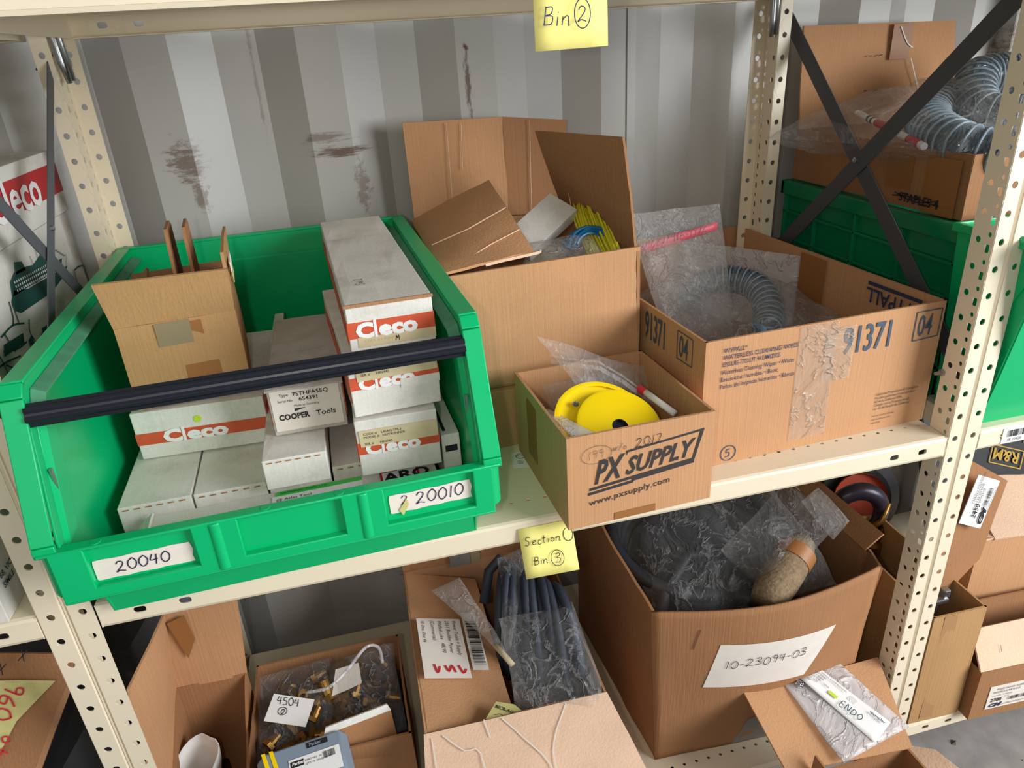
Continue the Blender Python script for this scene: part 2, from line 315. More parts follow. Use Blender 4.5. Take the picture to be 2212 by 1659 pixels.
GL = {  # single-stroke hand lettering, unit height, (width, strokes)
 '0': (.7, [[(.35, 1), (.08, .75), (.05, .35), (.3, 0), (.6, .2), (.65, .65), (.4, 1), (.3, .95)]]), '1': (.35, [[(.2, 1), (.15, 0)]]),
 '2': (.75, [[(.05, .75), (.2, .98), (.5, .9), (.5, .6), (.1, .1), (.08, .02), (.3, .12), (.7, 0)]]), '3': (.65, [[(.05, .9), (.4, 1), (.5, .75), (.2, .55), (.55, .4), (.45, .05), (.05, .05)]]),
 '4': (.7, [[(.2, 1), (.05, .45), (.6, .5)], [(.5, .95), (.45, 0)]]), '5': (.65, [[(.55, 1), (.15, .95), (.12, .6), (.5, .55), (.5, .1), (.05, .05)]]),
 '6': (.65, [[(.5, 1), (.1, .5), (.15, .05), (.5, .1), (.5, .45), (.12, .4)]]), '7': (.6, [[(.05, .95), (.55, .95), (.25, 0)]]),
 '8': (.6, [[(.3, .5), (.05, .8), (.3, 1), (.5, .8), (.3, .5), (.05, .2), (.3, 0), (.55, .2), (.3, .5)]]), '9': (.6, [[(.5, .7), (.2, .6), (.1, .9), (.4, 1), (.5, .7), (.45, 0)]]),
 '-': (.5, [[(.05, .45), (.4, .48)]]), '/': (.5, [[(.05, 0), (.45, 1)]]), '+': (.6, [[(.3, .8), (.3, .1)], [(.05, .45), (.6, .45)]]),
 '.': (.2, [[(.1, 0), (.12, .05)]]), ' ': (.45, []), 'a': (.6, [[(.5, .5), (.1, .5), (.05, .1), (.4, .1), (.5, .5), (.55, 0)]]),
 'B': (.65, [[(.1, 1), (.05, 0)], [(.08, .95), (.5, .95), (.45, .6), (.1, .5), (.55, .45), (.5, .05), (0, 0)]]), 'i': (.25, [[(.12, .5), (.1, 0)], [(.12, .72), (.14, .76)]]),
 'n': (.6, [[(.08, .5), (.05, 0)], [(.06, .3), (.3, .52), (.45, .4), (.45, 0), (.55, .02)]]), 'S': (.7, [[(.6, .9), (.3, 1), (.1, .75), (.45, .4), (.35, .02), (.0, .1)]]),
 'e': (.5, [[(.05, .25), (.4, .35), (.3, .5), (.08, .35), (.1, .02), (.45, .05)]]), 'c': (.45, [[(.4, .45), (.15, .5), (.05, .2), (.2, 0), (.42, .08)]]),
 't': (.4, [[(.2, .9), (.15, .05), (.3, 0)], [(.02, .55), (.38, .6)]]), 'o': (.5, [[(.25, .5), (.05, .25), (.25, 0), (.45, .25), (.25, .5)]]),
 'w': (.7, [[(.02, .6), (.12, .05), (.3, .5), (.42, .05), (.6, .6)]]), 'E': (.6, [[(.5, 1), (.1, .95), (.08, 0), (.5, .02)], [(.1, .5), (.4, .52)]]),
 'N': (.7, [[(.05, 0), (.1, 1), (.5, .05), (.6, 1)]]), 'D': (.7, [[(.1, 1), (.08, 0)], [(.05, .98), (.5, .8), (.55, .25), (.05, 0)]]), 'O': (.8, [[(.35, 1), (.05, .5), (.35, 0), (.65, .5), (.35, 1)]]),
 'M': (.8, [[(.05, 0), (.15, 1), (.35, .4), (.6, 1), (.7, 0)]]), 'C': (.65, [[(.55, .85), (.25, 1), (.05, .5), (.25, 0), (.55, .1)]]), 'r': (.4, [[(.05, .5), (.05, 0)], [(.05, .35), (.35, .5)]]),
 'P': (.6, [[(.08, 1), (.05, 0)], [(.05, 1), (.5, .85), (.4, .5), (.05, .45)]]), 'R': (.65, [[(.08, 1), (.05, 0)], [(.05, 1), (.5, .85), (.4, .5), (.08, .48), (.55, 0)]]),
 'X': (.65, [[(.05, 1), (.55, 0)], [(.55, 1), (.05, 0)]]), 'y': (.5, [[(.05, .5), (.2, .1)], [(.45, .5), (.1, -.4)]]), 'l': (.2, [[(.1, 1), (.08, 0)]]), 's': (.4, [[(.35, .45), (.1, .45), (.3, .2), (.05, .02)]]), 'd': (.5, [[(.4, 1), (.4, 0)], [(.4, .3), (.1, .4), (.05, .05), (.4, .1)]]),
}
def smooth_pts(p, k=5):
    if len(p) < 3: return [V((a, b, 0)) for a, b in p]
    P = [V((a, b, 0)) for a, b in p]; P = [P[0]]+P+[P[-1]]; out = []
    for i in range(1, len(P)-2):
        for j in range(k):
            t = j/k; a, b, c, d = P[i-1], P[i], P[i+1], P[i+2]
            out.append(.5*((2*b)+(c-a)*t+(2*a-5*b+4*c-d)*t*t+(3*b-a-3*c+d)*t**3))
    out.append(P[-2]); return out
def hand(parent, f, s, a, b, size, w, mat='inkb', h=.0011, name='handwriting', jit=.06, slant=.1, extra=()):
    mb = MB(); x = a
    for ch in s:
        wd, st = GL.get(ch, GL['o']); dy = random.uniform(-jit, jit)*size
        for q in st:
            pts = [f.p(x+(p.x+p.y*slant)*size, b+dy+p.y*size, h) for p in smooth_pts(q)]
            mb.ribbon(pts, w, f.n)
        x += (wd+.12)*size
    for (cx, cy, rx, ry) in extra:
        mb.ribbon([f.p(cx+rx*math.cos(t*.3), cy+ry*math.sin(t*.3), h) for t in range(23)], w, f.n)
    return mb.build(name, mat, parent, recalc=False)
def strokes(parent, f, lst, w, mat='ink', h=.0011, name='marker_lines'):
    mb = MB()
    for q in lst: mb.ribbon([f.p(p.x, p.y, h) for p in smooth_pts(q, 3)], w, f.n)
    return mb.build(name, mat, parent, recalc=False)
def patch(parent, f, pts, mat, name, h=.0004, t=.0004):
    mb = MB(); mb.prism([f.p(a, b, h-t) for a, b in pts], f.n*t); return mb.build(name, mat, parent)
def rect(parent, f, a0, a1, b0, b1, mat, name, h=.0004, t=.0004): return patch(parent, f, [(a0, b0), (a1, b0), (a1, b1), (a0, b1)], mat, name, h, t)
def barcode(parent, f, a0, a1, b0, b1, mat='ink', vert=False, h=.0009, seed=1):
    mb = MB(); rnd = random.Random(seed); x = a0 if not vert else b0; e = a1 if not vert else b1
    u = (e-x)/60
    while x < e-u*2:
        w = u*rnd.choice((.6, 1, 1.6)); c = [(x, b0), (x+w, b0), (x+w, b1), (x, b1)] if not vert else [(a0, x), (a1, x), (a1, x+w), (a0, x+w)]
        mb.add([f.p(p, q, h) for p, q in c], [(0, 1, 2, 3)]); x += w+u*rnd.choice((.6, 1, 1.4))
    return mb.build('barcode', mat, parent, recalc=False)
def ribwrite(parent, f, lines, a, b, size, dl, mat='inkg', w=.0007):
    for i, s in enumerate(lines): hand(parent, f, s, a, b-i*dl, size, w, mat)
# ------------------------------------------------------------------ perforated metal
def cells(mb, o, U, Vv, cl):
    o, U, Vv = V(o), V(U), V(Vv)
    for (u0, u1, v0, v1, hole) in cl:
        if not hole:
            mb.add([o+U*u0+Vv*v0, o+U*u1+Vv*v0, o+U*u1+Vv*v1, o+U*u0+Vv*v1], [(0, 1, 2, 3)]); continue
        cu, cv, kind, ra, rb = hole
        angs = [2*math.pi*k/16+.01 for k in range(16)]+[math.atan2(y-cv, x-cu) % (2*math.pi) for x in (u0, u1) for y in (v0, v1)]
        angs = sorted(angs); out = []; inn = []
        for t in angs:
            c, s = math.cos(t), math.sin(t); k = 1e9
            if c > 1e-9: k = min(k, (u1-cu)/c)
            if c < -1e-9: k = min(k, (u0-cu)/c)
            if s > 1e-9: k = min(k, (v1-cv)/s)
            if s < -1e-9: k = min(k, (v0-cv)/s)
            out.append(o+U*(cu+c*k)+Vv*(cv+s*k))
            e = 2 if kind == 'o' else (8 if ra < rb else 3.2)
            q = (abs(c/ra)**e+abs(s/rb)**e)**(-1/e)
            inn.append(o+U*(cu+c*q)+Vv*(cv+s*q))
        n = len(angs); mb.add(out+inn, [(i, (i+1) % n, n+(i+1) % n, n+i) for i in range(n)])
def perf_col(mb, o, U, Vv, u0, u1, v0, v1, cu, kinds, pitch=.0385, ph=0):
    v = v0; i = 0
    while v < v1-1e-6:
        e = min(v+pitch/len(kinds), v1); kd = kinds[i % len(kinds)]
        h = (cu, (v+e)/2, kd[0], kd[1], kd[2]) if (kd and e-v > 2.2*kd[2]) else None
        cells(mb, o, U, Vv, [(u0, u1, v, e, h)]); v = e; i += 1
RO = ('o', .0048, .0048); SM = ('o', .0032, .0036); SQ = ('r', .0038, .006)
def slot_strip(mb, o, U, Vv, length, v0, v1, slots, ra=.0075, rb=.0045):
    u = 0; cl = []
    for s in sorted(slots):
        if s-.02 > u: cl.append((u, s-.02, v0, v1, None))
        cl.append((max(u, s-.02), s+.02, v0, v1, (s, (v0+v1)/2, 'r', ra, rb))); u = s+.02
    cl.append((u, length, v0, v1, None)); cells(mb, o, U, Vv, cl)
# ------------------------------------------------------------------ setting: container wall and floor
WORLD = []
def wthing(name, label, cat, loc, group=None):
    o = thing(name, label, cat, loc, 0, group); WORLD.append(o); return o
def corrugated(x0, x1, ph, period=.28):
    # flat near, slope away, flat far, slope back
    pr = []; k = math.floor((x0-ph)/period)
    while ph+k*period < x1+period:
        b = ph+k*period; pr += [(b, .683), (b+.068, .645), (b+.140, .645), (b+.208, .683)]; k += 1
    return [(min(max(x, x0), x1), y) for x, y in pr if x0-.05 < x < x1+.05]
mb = MB(); pr = corrugated(-1.3, 1.80, -.013)
zs = [-.78+i*.24 for i in range(10)]
for j in range(len(zs)-1):
    for i in range(len(pr)-1):
        (xa, ya), (xb, yb) = pr[i], pr[i+1]
        mb.add([(xa, ya, zs[j]), (xb, yb, zs[j]), (xb, yb, zs[j+1]), (xa, ya, zs[j+1])], [(0, 1, 2, 3)])
wall = tag(mb.build('wall_back', 'wall', recalc=True), 'corrugated grey-white container wall with rust marks', kind='structure')
mb = MB(); mb.box(.9485, .9515, .642, .646, -.66, 1.2); seam = tag(mb.build('trim_1', 'wall'), kind='structure')
mb = MB(); mb.box(1.80, 1.86, .60, .72, -.78, 1.4); mb.box(1.86, 2.02, .56, .60, -.78, 1.4); tag(mb.build('trim_2', 'wall', bevel=.004), 'rusty white corner post of the container beside the doors', kind='structure')
FZ = -.755
mb = MB(); mb.box(-1.6, 3.2, -2.2, .70, FZ-.06, FZ-.022); fl = tag(mb.build('floor', 'wood'), 'worn grey wooden container floor with grit', kind='structure')
for k in range(15):
    y1 = .66-k*.19; mb = MB(); mb.box(-1.6, 3.2, y1-.186, y1, FZ-.022, FZ-random.uniform(0, .002)); mb.build('plank', 'wood', fl, bevel=.002)
mb = MB()
for k in range(260):
    x, y = random.uniform(1.15, 2.1), random.uniform(-.5, .45); r = random.uniform(.001, .004); a = random.uniform(0, 3)
    if random.random() < .06: r *= 2
    pts = [V((x+r*math.cos(a+t)*random.uniform(.6, 1.3), y+r*math.sin(a+t)*random.uniform(.6, 1.3), FZ+random.uniform(0, r*.6))) for t in (0, 1.3, 2.6, 3.9, 5.2)]
    tp = V((x, y, FZ+r)); mb.add(pts+[tp], [(0, 1, 5), (1, 2, 5), (2, 3, 5), (3, 4, 5), (4, 0, 5)])
tag(mb.build('grit', 'debris'), 'grit and crumbs scattered over the grey wooden floor', 'debris', kind='stuff')

# ------------------------------------------------------------------ shelving
BT, TZ, LZ, WI = -.034, .634, -.66, 1.2
DB = .585
main = wthing('shelving_unit', 'cream perforated steel shelving bay in the middle holding the big green bin', 'shelving', (0, 0, FZ))
def post(parent, kind, z0=FZ, z1=1.15):
    mb = MB(); X, Yv, Zv = V((1, 0, 0)), V((0, 1, 0)), V((0, 0, 1)); L = z1-z0
    if kind in ('FL', 'FR'):
        x0, xr, x1 = (-.060, -.030, 0) if kind == 'FL' else (1.222, 1.249, 1.278)
        perf_col(mb, (x0, 0, z0), X, Zv, 0, xr-.004-x0, 0, L, (xr-.004-x0)*.5, [RO], .0385)
        mb.add([(xr-.004, 0, z0), (xr, .004, z0), (xr+.004, 0, z0), (xr-.004, 0, z1), (xr, .004, z1), (xr+.004, 0, z1)], [(0, 1, 4, 3), (1, 2, 5, 4)])
        perf_col(mb, (xr+.004, 0, z0), X, Zv, 0, x1-xr-.004, 0, L, (x1-xr-.004)*.55, [RO], .0385)
        wx = x0 if kind == 'FR' else xr
        perf_col(mb, (wx, 0, z0), Yv, Zv, 0, .015, 0, L, .0085, [SQ, SM], .0385)
        perf_col(mb, (wx, .015, z0), Yv, Zv, 0, .023, 0, L, .011, [RO], .0385)
        if kind == 'FL': mb.add([(x0, 0, z0), (x0, .012, z0), (x0, .012, z1), (x0, 0, z1)], [(0, 1, 2, 3)])
    else:
        s = 1 if kind == 'BL' else -1; xe = .005 if kind == 'BL' else 1.180; xc = -.022 if kind == 'BL' else 1.208
        a, b = min(xe, xc), max(xe, xc)
        perf_col(mb, (a, DB, z0), X, Zv, 0, b-a, 0, L, (b-a)*.5, [RO], .0385)
        perf_col(mb, (xc, DB-.024, z0), Yv, Zv, 0, .024, 0, L, .013, [SQ, SM], .0385)
        perf_col(mb, (xc, DB-.044, z0), Yv, Zv, 0, .02, 0, L, .009, [RO], .0385)
        c2 = xc-s*.024; a, b = min(xc, c2), max(xc, c2)
        perf_col(mb, (a, DB-.044, z0), X, Zv, 0, b-a, 0, L, (b-a)*.5, [RO], .0385)
    return mb.build('upright', 'cream', parent, solid=.0018)
for k in ('FL', 'FR', 'BL', 'BR'): post(main, k)
def shelf(parent, x0, x1, z, name='shelf', mat='cream', top='cream', holes=True):
    mb = MB(); L = x1-x0; X, Yv, Zv = V((1, 0, 0)), V((0, 1, 0)), V((0, 0, 1)); h = -BT
    sl = (.047, .100, L-.091, L-.041)
    for y, s in ((0, 1), (DB+.0, -1)):
        slot_strip(mb, (x0, y, z-h), X, Zv, L, .004, h-.005, sl)
        mb.add([(x0, y, z-.005), (x1, y, z-.005), (x1, y+s*.0015, z-.0015), (x0, y+s*.0015, z-.0015), (x0, y+s*.005, z), (x1, y+s*.005, z)], [(0, 1, 2, 3), (3, 2, 5, 4)])
        mb.add([(x0, y, z-h+.004), (x1, y, z-h+.004), (x1, y+s*.002, z-h), (x0, y+s*.002, z-h), (x0, y+s*.014, z-h), (x1, y+s*.014, z-h)], [(0, 1, 2, 3), (3, 2, 5, 4)])
    # top surface, a row of small holes along the front
    n = int(L/.0245); cl = []
    for i in range(n):
        a = i*L/n; b = (i+1)*L/n; cl.append((a, b, .035, .057, ((a+b)/2, .046, 'o', .0031, .0031) if holes else None))
    cells(mb, (x0, 0, z), X, Yv, cl); cells(mb, (x0, 0, z), X, Yv, [(0, L, .005, .035, None), (0, L, .057, DB-.005, None)])
    mb.add([(x0, 0, z-h), (x0, DB, z-h), (x0, DB, z), (x0, 0, z), (x1, 0, z-h), (x1, DB, z-h), (x1, DB, z), (x1, 0, z)], [(0, 1, 2, 3), (4, 5, 6, 7)])
    return mb.build(name, mat, parent, solid=.0016)
for z in (0, TZ-BT, LZ): shelf(main, .003, 1.219, z)
left = wthing('shelving_unit', 'cream steel shelving bay cut off at the left edge, holding the white cartons', 'shelving', (-.7, 0, FZ))
right = wthing('shelving_unit', 'cream steel shelving bay at the right edge, holding the green crate', 'shelving', (1.9, 0, FZ))
for z in (0, TZ-BT, LZ): shelf(left, -1.28, -.063, z); shelf(right, 1.281, 2.5, z)
def strap(parent, a, b, w, mat, x, t=.002, name='cross_brace'):
    mb = MB(); d = (V((0, b[0]-a[0], b[1]-a[1]))).normalized(); q = d.cross(V((1, 0, 0)))*w/2
    A, B = V((x, a[0], a[1])), V((x, b[0], b[1])); mb.prism([A-q, B-q, B+q, A+q], (t, 0, 0)); o = mb.build(name, mat, parent, bevel=.0006)
    return o
tag(strap(main, (.60, .625), (.02, .085), .030, 'brace_r', 1.246), 'charcoal brace')
tag(strap(main, (.03, .640), (.575, .125), .030, 'brace_r', 1.243), 'charcoal brace')
tag(strap(main, (.60, .650), (.05, .100), .020, 'brace', -.030), 'grey brace')
tag(strap(main, (.05, .620), (.53, .145), .022, 'brace', -.034), 'grey brace')
def bolt(c, ax, parent, r=.006, name='bolt', mat='zinc', ln=.012):
    mb = MB(); mb.lathe([(0, .0), (r, 0), (r, .004), (r*.55, .0045), (r*.5, ln), (0, ln)], c, ax, 6 if mat == 'zinc' else 10); return mb.build(name, mat, parent)
bolt((1.243, .325, .372), (-1, 0, 0), main, .005, ln=.006); bolt((-.028, .34, .393), (1, 0, 0), main, .004, ln=.005)
bolt((1.208, DB-.03, .640), (1, 0, 0), main, .006, mat='blackm', ln=.022, name='bolt'); bolt((1.222, .036, .095), (-1, 0, 0), main, .006, ln=.014); bolt((-.004, DB-.02, .60), (-1, 0, 0), main, .006); bolt((-.022, DB-.03, .594), (-1, 0, 0), main, .004, mat='blackm', ln=.03, name='screw')
for (x, y) in ((-.013, DB-.032), (1.193, DB-.03)):     # shelf clips hooked on the rear uprights
    mb = MB(); mb.tube([(x, y-.004, .665), (x, y-.010, .650), (x+.002, y-.010, .60), (x+.004, y-.006, .572)], lambda i: .006 if i < 3 else .004, 8); mb.tube([(x+.008, y-.006, .668), (x+.009, y-.012, .645), (x+.011, y-.010, .575)], .004, 6)
    mb.build('shelf_clip', 'zinc', main, smooth=True)
# ------------------------------------------------------------------ notes and stickers on the shelving
def slip(name, label, cat, pts, mat, loc, n=4, curl=0, group=None, amp=0):
    r = wthing(name, label, cat, loc, group); mb = MB(); mb.sheet(pts, .0004, n, n, amp=amp, seed=3, curl=curl); mb.build('paper', mat, r, smooth=True); return r
n1 = slip('sticky_note', 'yellow sticky note reading Bin 2 on the top shelf beam', 'note', [(.583, -.0095, .578), (.662, -.007, .579), (.663, -.002, .662), (.585, -.002, .662)], 'note', (.62, 0, .66), curl=-.002)
f = Face((.583, -.0102, .578), (.079, .001, 0), (.001, .0052, .083)); hand(n1, f, 'Bin', .008, .023, .0165, .0011, h=.0035, slant=.12)
hand(n1, f, '2', .044, .025, .014, .0011, h=.0035, extra=[(.0497, .032, .0085, .0135)])
n2 = slip('sticky_note', 'yellow sticky note reading Section Bin 3 under the small brown box', 'note', [(.537, -.020, -.083), (.615, -.017, -.088), (.609, -.002, -.010), (.533, -.002, -.010)], 'note', (.57, 0, -.01), curl=.001)
f = Face((.537, -.0205, -.083), (.078, .003, -.004), (-.005, .018, .074)); hand(n2, f, 'Section', .006, .050, .0126, .001, mat='ink', h=.003, extra=[(.0695, .057, .007, .010)])
hand(n2, f, 'Bin', .014, .020, .0115, .001, mat='ink', h=.003); hand(n2, f, '3', .044, .018, .014, .001, mat='ink', h=.003, extra=[(.0485, .025, .0095, .012)])
r = wthing('label_sticker', 'small white round-logo sticker on the shelf behind the small brown box', 'sticker', (.575, .17, 0)); f = Face((.562, .135, .0), (.03, -.006, 0), (.006, .04, 0))
rect(r, f, 0, .03, 0, .045, 'paper', 'paper', .001, .001); strokes(r, f, [[(.014+.007*math.cos(t*.5), .033+.007*math.sin(t*.5)) for t in range(14)]], .0012, h=.0014); text(r, f, 'RoHS', .009, .031, .004, 'ink', h=.0015); text(r, f, 'UK\nCERT\n9000', .008, .018, .003, 'ink', h=.0015)
r = wthing('barcode_label', 'white barcode label on the shelf beam at the right edge', 'sticker', (1.35, 0, -.02)); f = Face((1.324, -.001, -.031), (1, 0, 0), (0, 0, 1))
rect(r, f, 0, .08, 0, .027, 'paper', 'paper', .001, .001); barcode(r, f, .008, .07, .011, .023, h=.0015); text(r, f, '3R 10420', .01, .003, .005, 'inkg', h=.0015)
r = wthing('paper_label', 'faded paper label reading F7-F1-00 on the top beam at the left', 'sticker', (-.1, 0, .655)); f = Face((-.110, -.001, .6365), (1, 0, 0), (0, 0, 1))
rect(r, f, 0, .085, 0, .024, 'labelp', 'paper', .001, .001); text(r, f, 'F7-F1-00', .004, .005, .009, 'inkb', h=.0015, bold=.01)

# ------------------------------------------------------------------ cartons
def carton(name, label, loc, rz, w, d, h, mat='card', t=.004, group=None, amp=.0016, bulge=.002, inner=None, top=None, cat='box'):
    r = thing(name, label, cat, loc, rz, group); z = top or {}
    hl, hr, hbl, hbr = z.get('fl', h), z.get('fr', h), z.get('bl', h), z.get('br', h); s = random.random()*50
    for nm, c in (('front_panel', [(0, 0, 0), (w, 0, 0), (w, 0, hr), (0, 0, hl)]), ('side_panel', [(w, 0, 0), (w, d, 0), (w, d, hbr), (w, 0, hr)]),
                  ('back_panel', [(w, d, 0), (0, d, 0), (0, d, hbl), (w, d, hbr)]), ('side_panel', [(0, d, 0), (0, 0, 0), (0, 0, hl), (0, d, hbl)])):
        mb = MB(); mb.sheet(c, t, 10, 8, amp=amp, seed=s, bulge=bulge); mb.build(nm, mat, r, smooth='auto')
    mb = MB(); mb.box(.002, w-.002, .002, d-.002, .0005, t); mb.build('bottom_panel', mat, r)
    return r
def closed(name, label, loc, rz, w, d, h, mat='white', group=None, amp=.0007, cat='box', crush=0, tuck=False):
    r = thing(name, label, cat, loc, rz, group); mb = MB(); s = random.random()*30; nx, ny, nz = 8, 10, 4
    bm = bmesh.new(); bmesh.ops.create_cube(bm, size=1); bmesh.ops.subdivide_edges(bm, edges=bm.edges, cuts=6, use_grid_fill=True)
    me = bpy.data.meshes.new('carton_body')
    for v in bm.verts:
        q = V(((v.co.x+.5)*w, (v.co.y+.5)*d, (v.co.z+.5)*h)); edge = (abs(v.co.x) > .49)+(abs(v.co.y) > .49)+(abs(v.co.z) > .49)
        k = amp*(2.2 if edge < 2 else .6); q += V((noise.noise(q*14+V((s, 0, 0))), noise.noise(q*14+V((0, s, 9))), noise.noise(q*14+V((3, 0, s)))))*k
        if crush and v.co.z > .4: q.z -= crush*max(0, noise.noise(q*11+V((s, s, 0))))*2 + crush*.5*max(0, -v.co.y)
        v.co = q
    bmesh.ops.recalc_face_normals(bm, faces=bm.faces); bm.to_mesh(me); bm.free(); me.materials.append(MT[mat])
    o = bpy.data.objects.new('carton_body', me); COL.objects.link(o); o.parent = r
    b = o.modifiers.new('bevel', 'BEVEL'); b.width = .0012; b.segments = 2; b.limit_method = 'ANGLE'; b.angle_limit = 1.0
    return r
def flap(r, c, mat='card', t=.004, amp=.0015, curl=0, bulge=0, name='flap', label=None, n=8, seed=None):
    mb = MB(); mb.sheet(c, t, n, n, amp=amp, seed=seed if seed is not None else random.random()*40, curl=curl, bulge=bulge); o = mb.build(name, mat, r, smooth='auto')
    if label: o['label'] = label
    return o
def front(w=1): return Face((0, 0, 0), (1, 0, 0), (0, 0, 1))
def leftface(d): return Face((0, d, 0), (0, -1, 0), (0, 0, 1))
def rightface(w): return Face((w, 0, 0), (0, 1, 0), (0, 0, 1))
def topface(h): return Face((0, 0, h), (1, 0, 0), (0, 1, 0))

# ------------------------------------------------------------------ the big green bin (local: x centred, y depth)
def green_bin(label, loc, rz, dlen=.572, bar=True, mat='green'):
    r = thing('storage_bin', label, 'bin', loc, rz)
    H = .303; xb, xt = .224, .230; yb = dlen
    prof = [(-.012, 0), (yb-.012, 0), (yb, H), (-.012, H), (-.024, H-.012), (-.078, .150), (-.078, .138), (-.040, .080)]
    for s in (-1, 1):
        mb = MB(); pts = [(s*(xb+(xt-xb)*z/H), y, z) for y, z in prof]; mb.prism(pts, (-s*.003, 0, 0)); mb.build('side_wall', mat, r, bevel=.0008)
        # flange that follows the sloping outline
        out = [(yb, H), (-.014, H), (-.026, H-.012), (-.082, .150), (-.082, .138)]; mb = MB()
        for i in range(len(out)-1):
            (y0, z0), (y1, z1) = out[i], out[i+1]
            a, b = s*(xt-.004), s*(xt+.018)
            dy, dz = (y1-y0), (z1-z0); L = math.hypot(dy, dz); ny, nz = dz/L*.004, -dy/L*.004
            mb.prism([(a, y0, z0), (b, y0, z0), (b, y1, z1), (a, y1, z1)], (0, ny, nz))
            mb.prism([(b, y0, z0), (b-s*.003, y0, z0), (b-s*.003, y1, z1), (b, y1, z1)], (0, -ny*2.8, -nz*2.8))
        mb.build('rim', mat, r, bevel=.0012, smooth='auto')
        mb = MB(); x0 = s*(xt-.004); mb.prism([(x0, -.070, .135), (x0-s*.006, -.060, .135), (x0-s*.006, -.003, H-.02), (x0, -.012, H-.02)], (0, .030, .0)); mb.build('guide_rib', mat, r, bevel=.001)
        mb = MB(); mb.box(s*(xt-.008)-.0015, s*(xt-.008)+.0015, -.040, -.036, .180, .215); mb.build('slot', 'zinc', r)
        inn = [(yb-.01, H-.010), (-.004, H-.010), (-.016, H-.022)]; mb = MB()
        for i in range(2):
            (y0, z0), (y1, z1) = inn[i], inn[i+1]; mb.prism([(s*(xt-.004), y0, z0), (s*(xt-.017), y0, z0-.006), (s*(xt-.017), y1, z1-.006), (s*(xt-.004), y1, z1)], (0, 0, -.002))
        o = mb.build('inner_ledge', 'dustgreen', r); o['label'] = 'dusty inner ledge below the rim'
    mb = MB(); mb.prism([(-xb, -.012, 0), (xb, -.012, 0), (xb, yb-.012, 0), (-xb, yb-.012, 0)], (0, 0, .003)); mb.build('base', mat, r)
    mb = MB(); mb.sheet([(xb, yb-.012, 0), (-xb, yb-.012, 0), (-xt, yb, H), (xt, yb, H)], .003)
    mb.prism([(-xt-.016, yb-.004, H), (xt+.016, yb-.004, H), (xt+.016, yb+.012, H), (-xt-.016, yb+.012, H)], (0, 0, .004)); mb.build('back_wall', mat, r, bevel=.001)
    mb = MB(); z0, z1, x1 = .05, .255, .15
    pts = [(x1*math.copysign(1, math.cos(a))+.014*math.cos(a), yb-.008, (z1 if math.sin(a) > 0 else z0)+.014*math.sin(a)) for a in [math.pi/2*(q+.0001)+math.pi/2*k/4 for q in range(4) for k in range(5)]]
    mb.prism(pts, (0, -.007, 0)); mb.build('raised_panel', mat, r, bevel=.003, smooth='auto')
    mb = MB(); mb.sheet([(-xb, -.012, 0), (xb, -.012, 0), (xb, -.034, .078), (-xb, -.034, .078)], .003); mb.build('front_wall', mat, r)
    mb = MB(); mb.sheet([(-xb, -.031, .078), (xb, -.031, .078), (xb, -.075, .141), (-xb, -.075, .141)], .003)
    W2 = xt+.006
    mb.box(-W2, W2, -.088, -.030, .076, .080); mb.box(-W2-.01, W2+.01, -.088, -.073, .139, .143)
    mb.box(-W2, W2, -.079, -.076, .078, .141)
    wins = [(-.202, -.098), (-.05, .06), (.108, .212)]
    mb.box(-W2, W2, -.088, -.078, .078, .091)
    xs = [-W2]+[q for w_ in wins for q in w_]+[W2]
    for i in range(0, len(xs), 2): mb.box(xs[i], xs[i+1], -.088, -.078, .088, .142)
    for a, b in ((-.088, -.06), (.07, .098)): mb.tube([( (a+b)/2, -.083, .08), ((a+b)/2, -.083, .141)], .008, 12)
    mb.build('front_lip', mat, r, bevel=.0018, smooth='auto')
    for s in (-1, 1):
        mb = MB(); pts = [(s*(xt+.004)+.014*math.cos(t), -.066+.016*math.sin(t)) for t in [k*math.pi/6 for k in range(12)]]
        mb.prism([(a, b, .082) for a, b in pts], (0, 0, .056)); mb.build('corner_boss', mat, r, bevel=.002, smooth='auto')
    for (x, y, z) in ((-.19, -.0775, .1436), (-.02, -.07, .1436), (.06, -.07, .1436), (.225, -.07, .1436)): mb = MB(); mb.lathe([(0, .0006), (.005, .0006), (.0055, 0)], (x, -.0805, .143), (0, 0, 1), 16); mb.build('moulding_mark', mat, r)
    if bar:
        mb = MB(); pr = []
        for k in range(24):
            a = 2*math.pi*k/24; R = .0115 if k % 4 < 2 else .0090
            pr.append((R*math.cos(a), R*math.sin(a)*1.1))
        mb.prism([(-xt+.003, -.030+a, .274+b) for a, b in pr], (2*xt-.006, 0, 0)); o = mb.build('carry_bar', 'black', r, bevel=.0004); o['label'] = 'black ribbed bar across the opening'
    return r
gb = green_bin('big open-front green plastic bin full of white cartons on the middle shelf', (.253, .003, .001), .040)
f = Face((-.253, -.0795, 0), (1, 0, 0), (0, 0, 1))
def binlabel(a0, a1, b0, b1, tilt, s, size, x, torn=False):
    g = f.rot(tilt, a0, b0); w = a1-a0; h = b1-b0; pts = [(0, .001), (.002, 0)]
    for k in range(9): pts.append((w*(k+1)/10, .0006*math.sin(k*2.3)))
    pts += [(w, 0), (w-.001, h*.3), (w+.001, h*.6), (w-.001, h)]
    for k in range(9): pts.append((w*(9-k)/10, h+.0006*math.sin(k*1.7)))
    pts += [(.001, h), (0, h*.8)]
    p_ = patch(gb, g, pts, 'labelp', 'paper_label', .001, .0008); hand(p_, g, s, x, h*.28, size, .0013, h=.0018, slant=.12, jit=.09); return g
binlabel(.052, .150, .0945, .1195, .0, '20040', .0135, .020); g = binlabel(.366, .463, .100, .1245, .012, '20010', .0155, .030)
o = patch(gb, g, [(.014, -.004), (.022, .010), (.020, .018), (.010, .004)], 'oldnote', 'torn_corner', .0026, .0006); o['label'] = 'yellowed torn label corner'
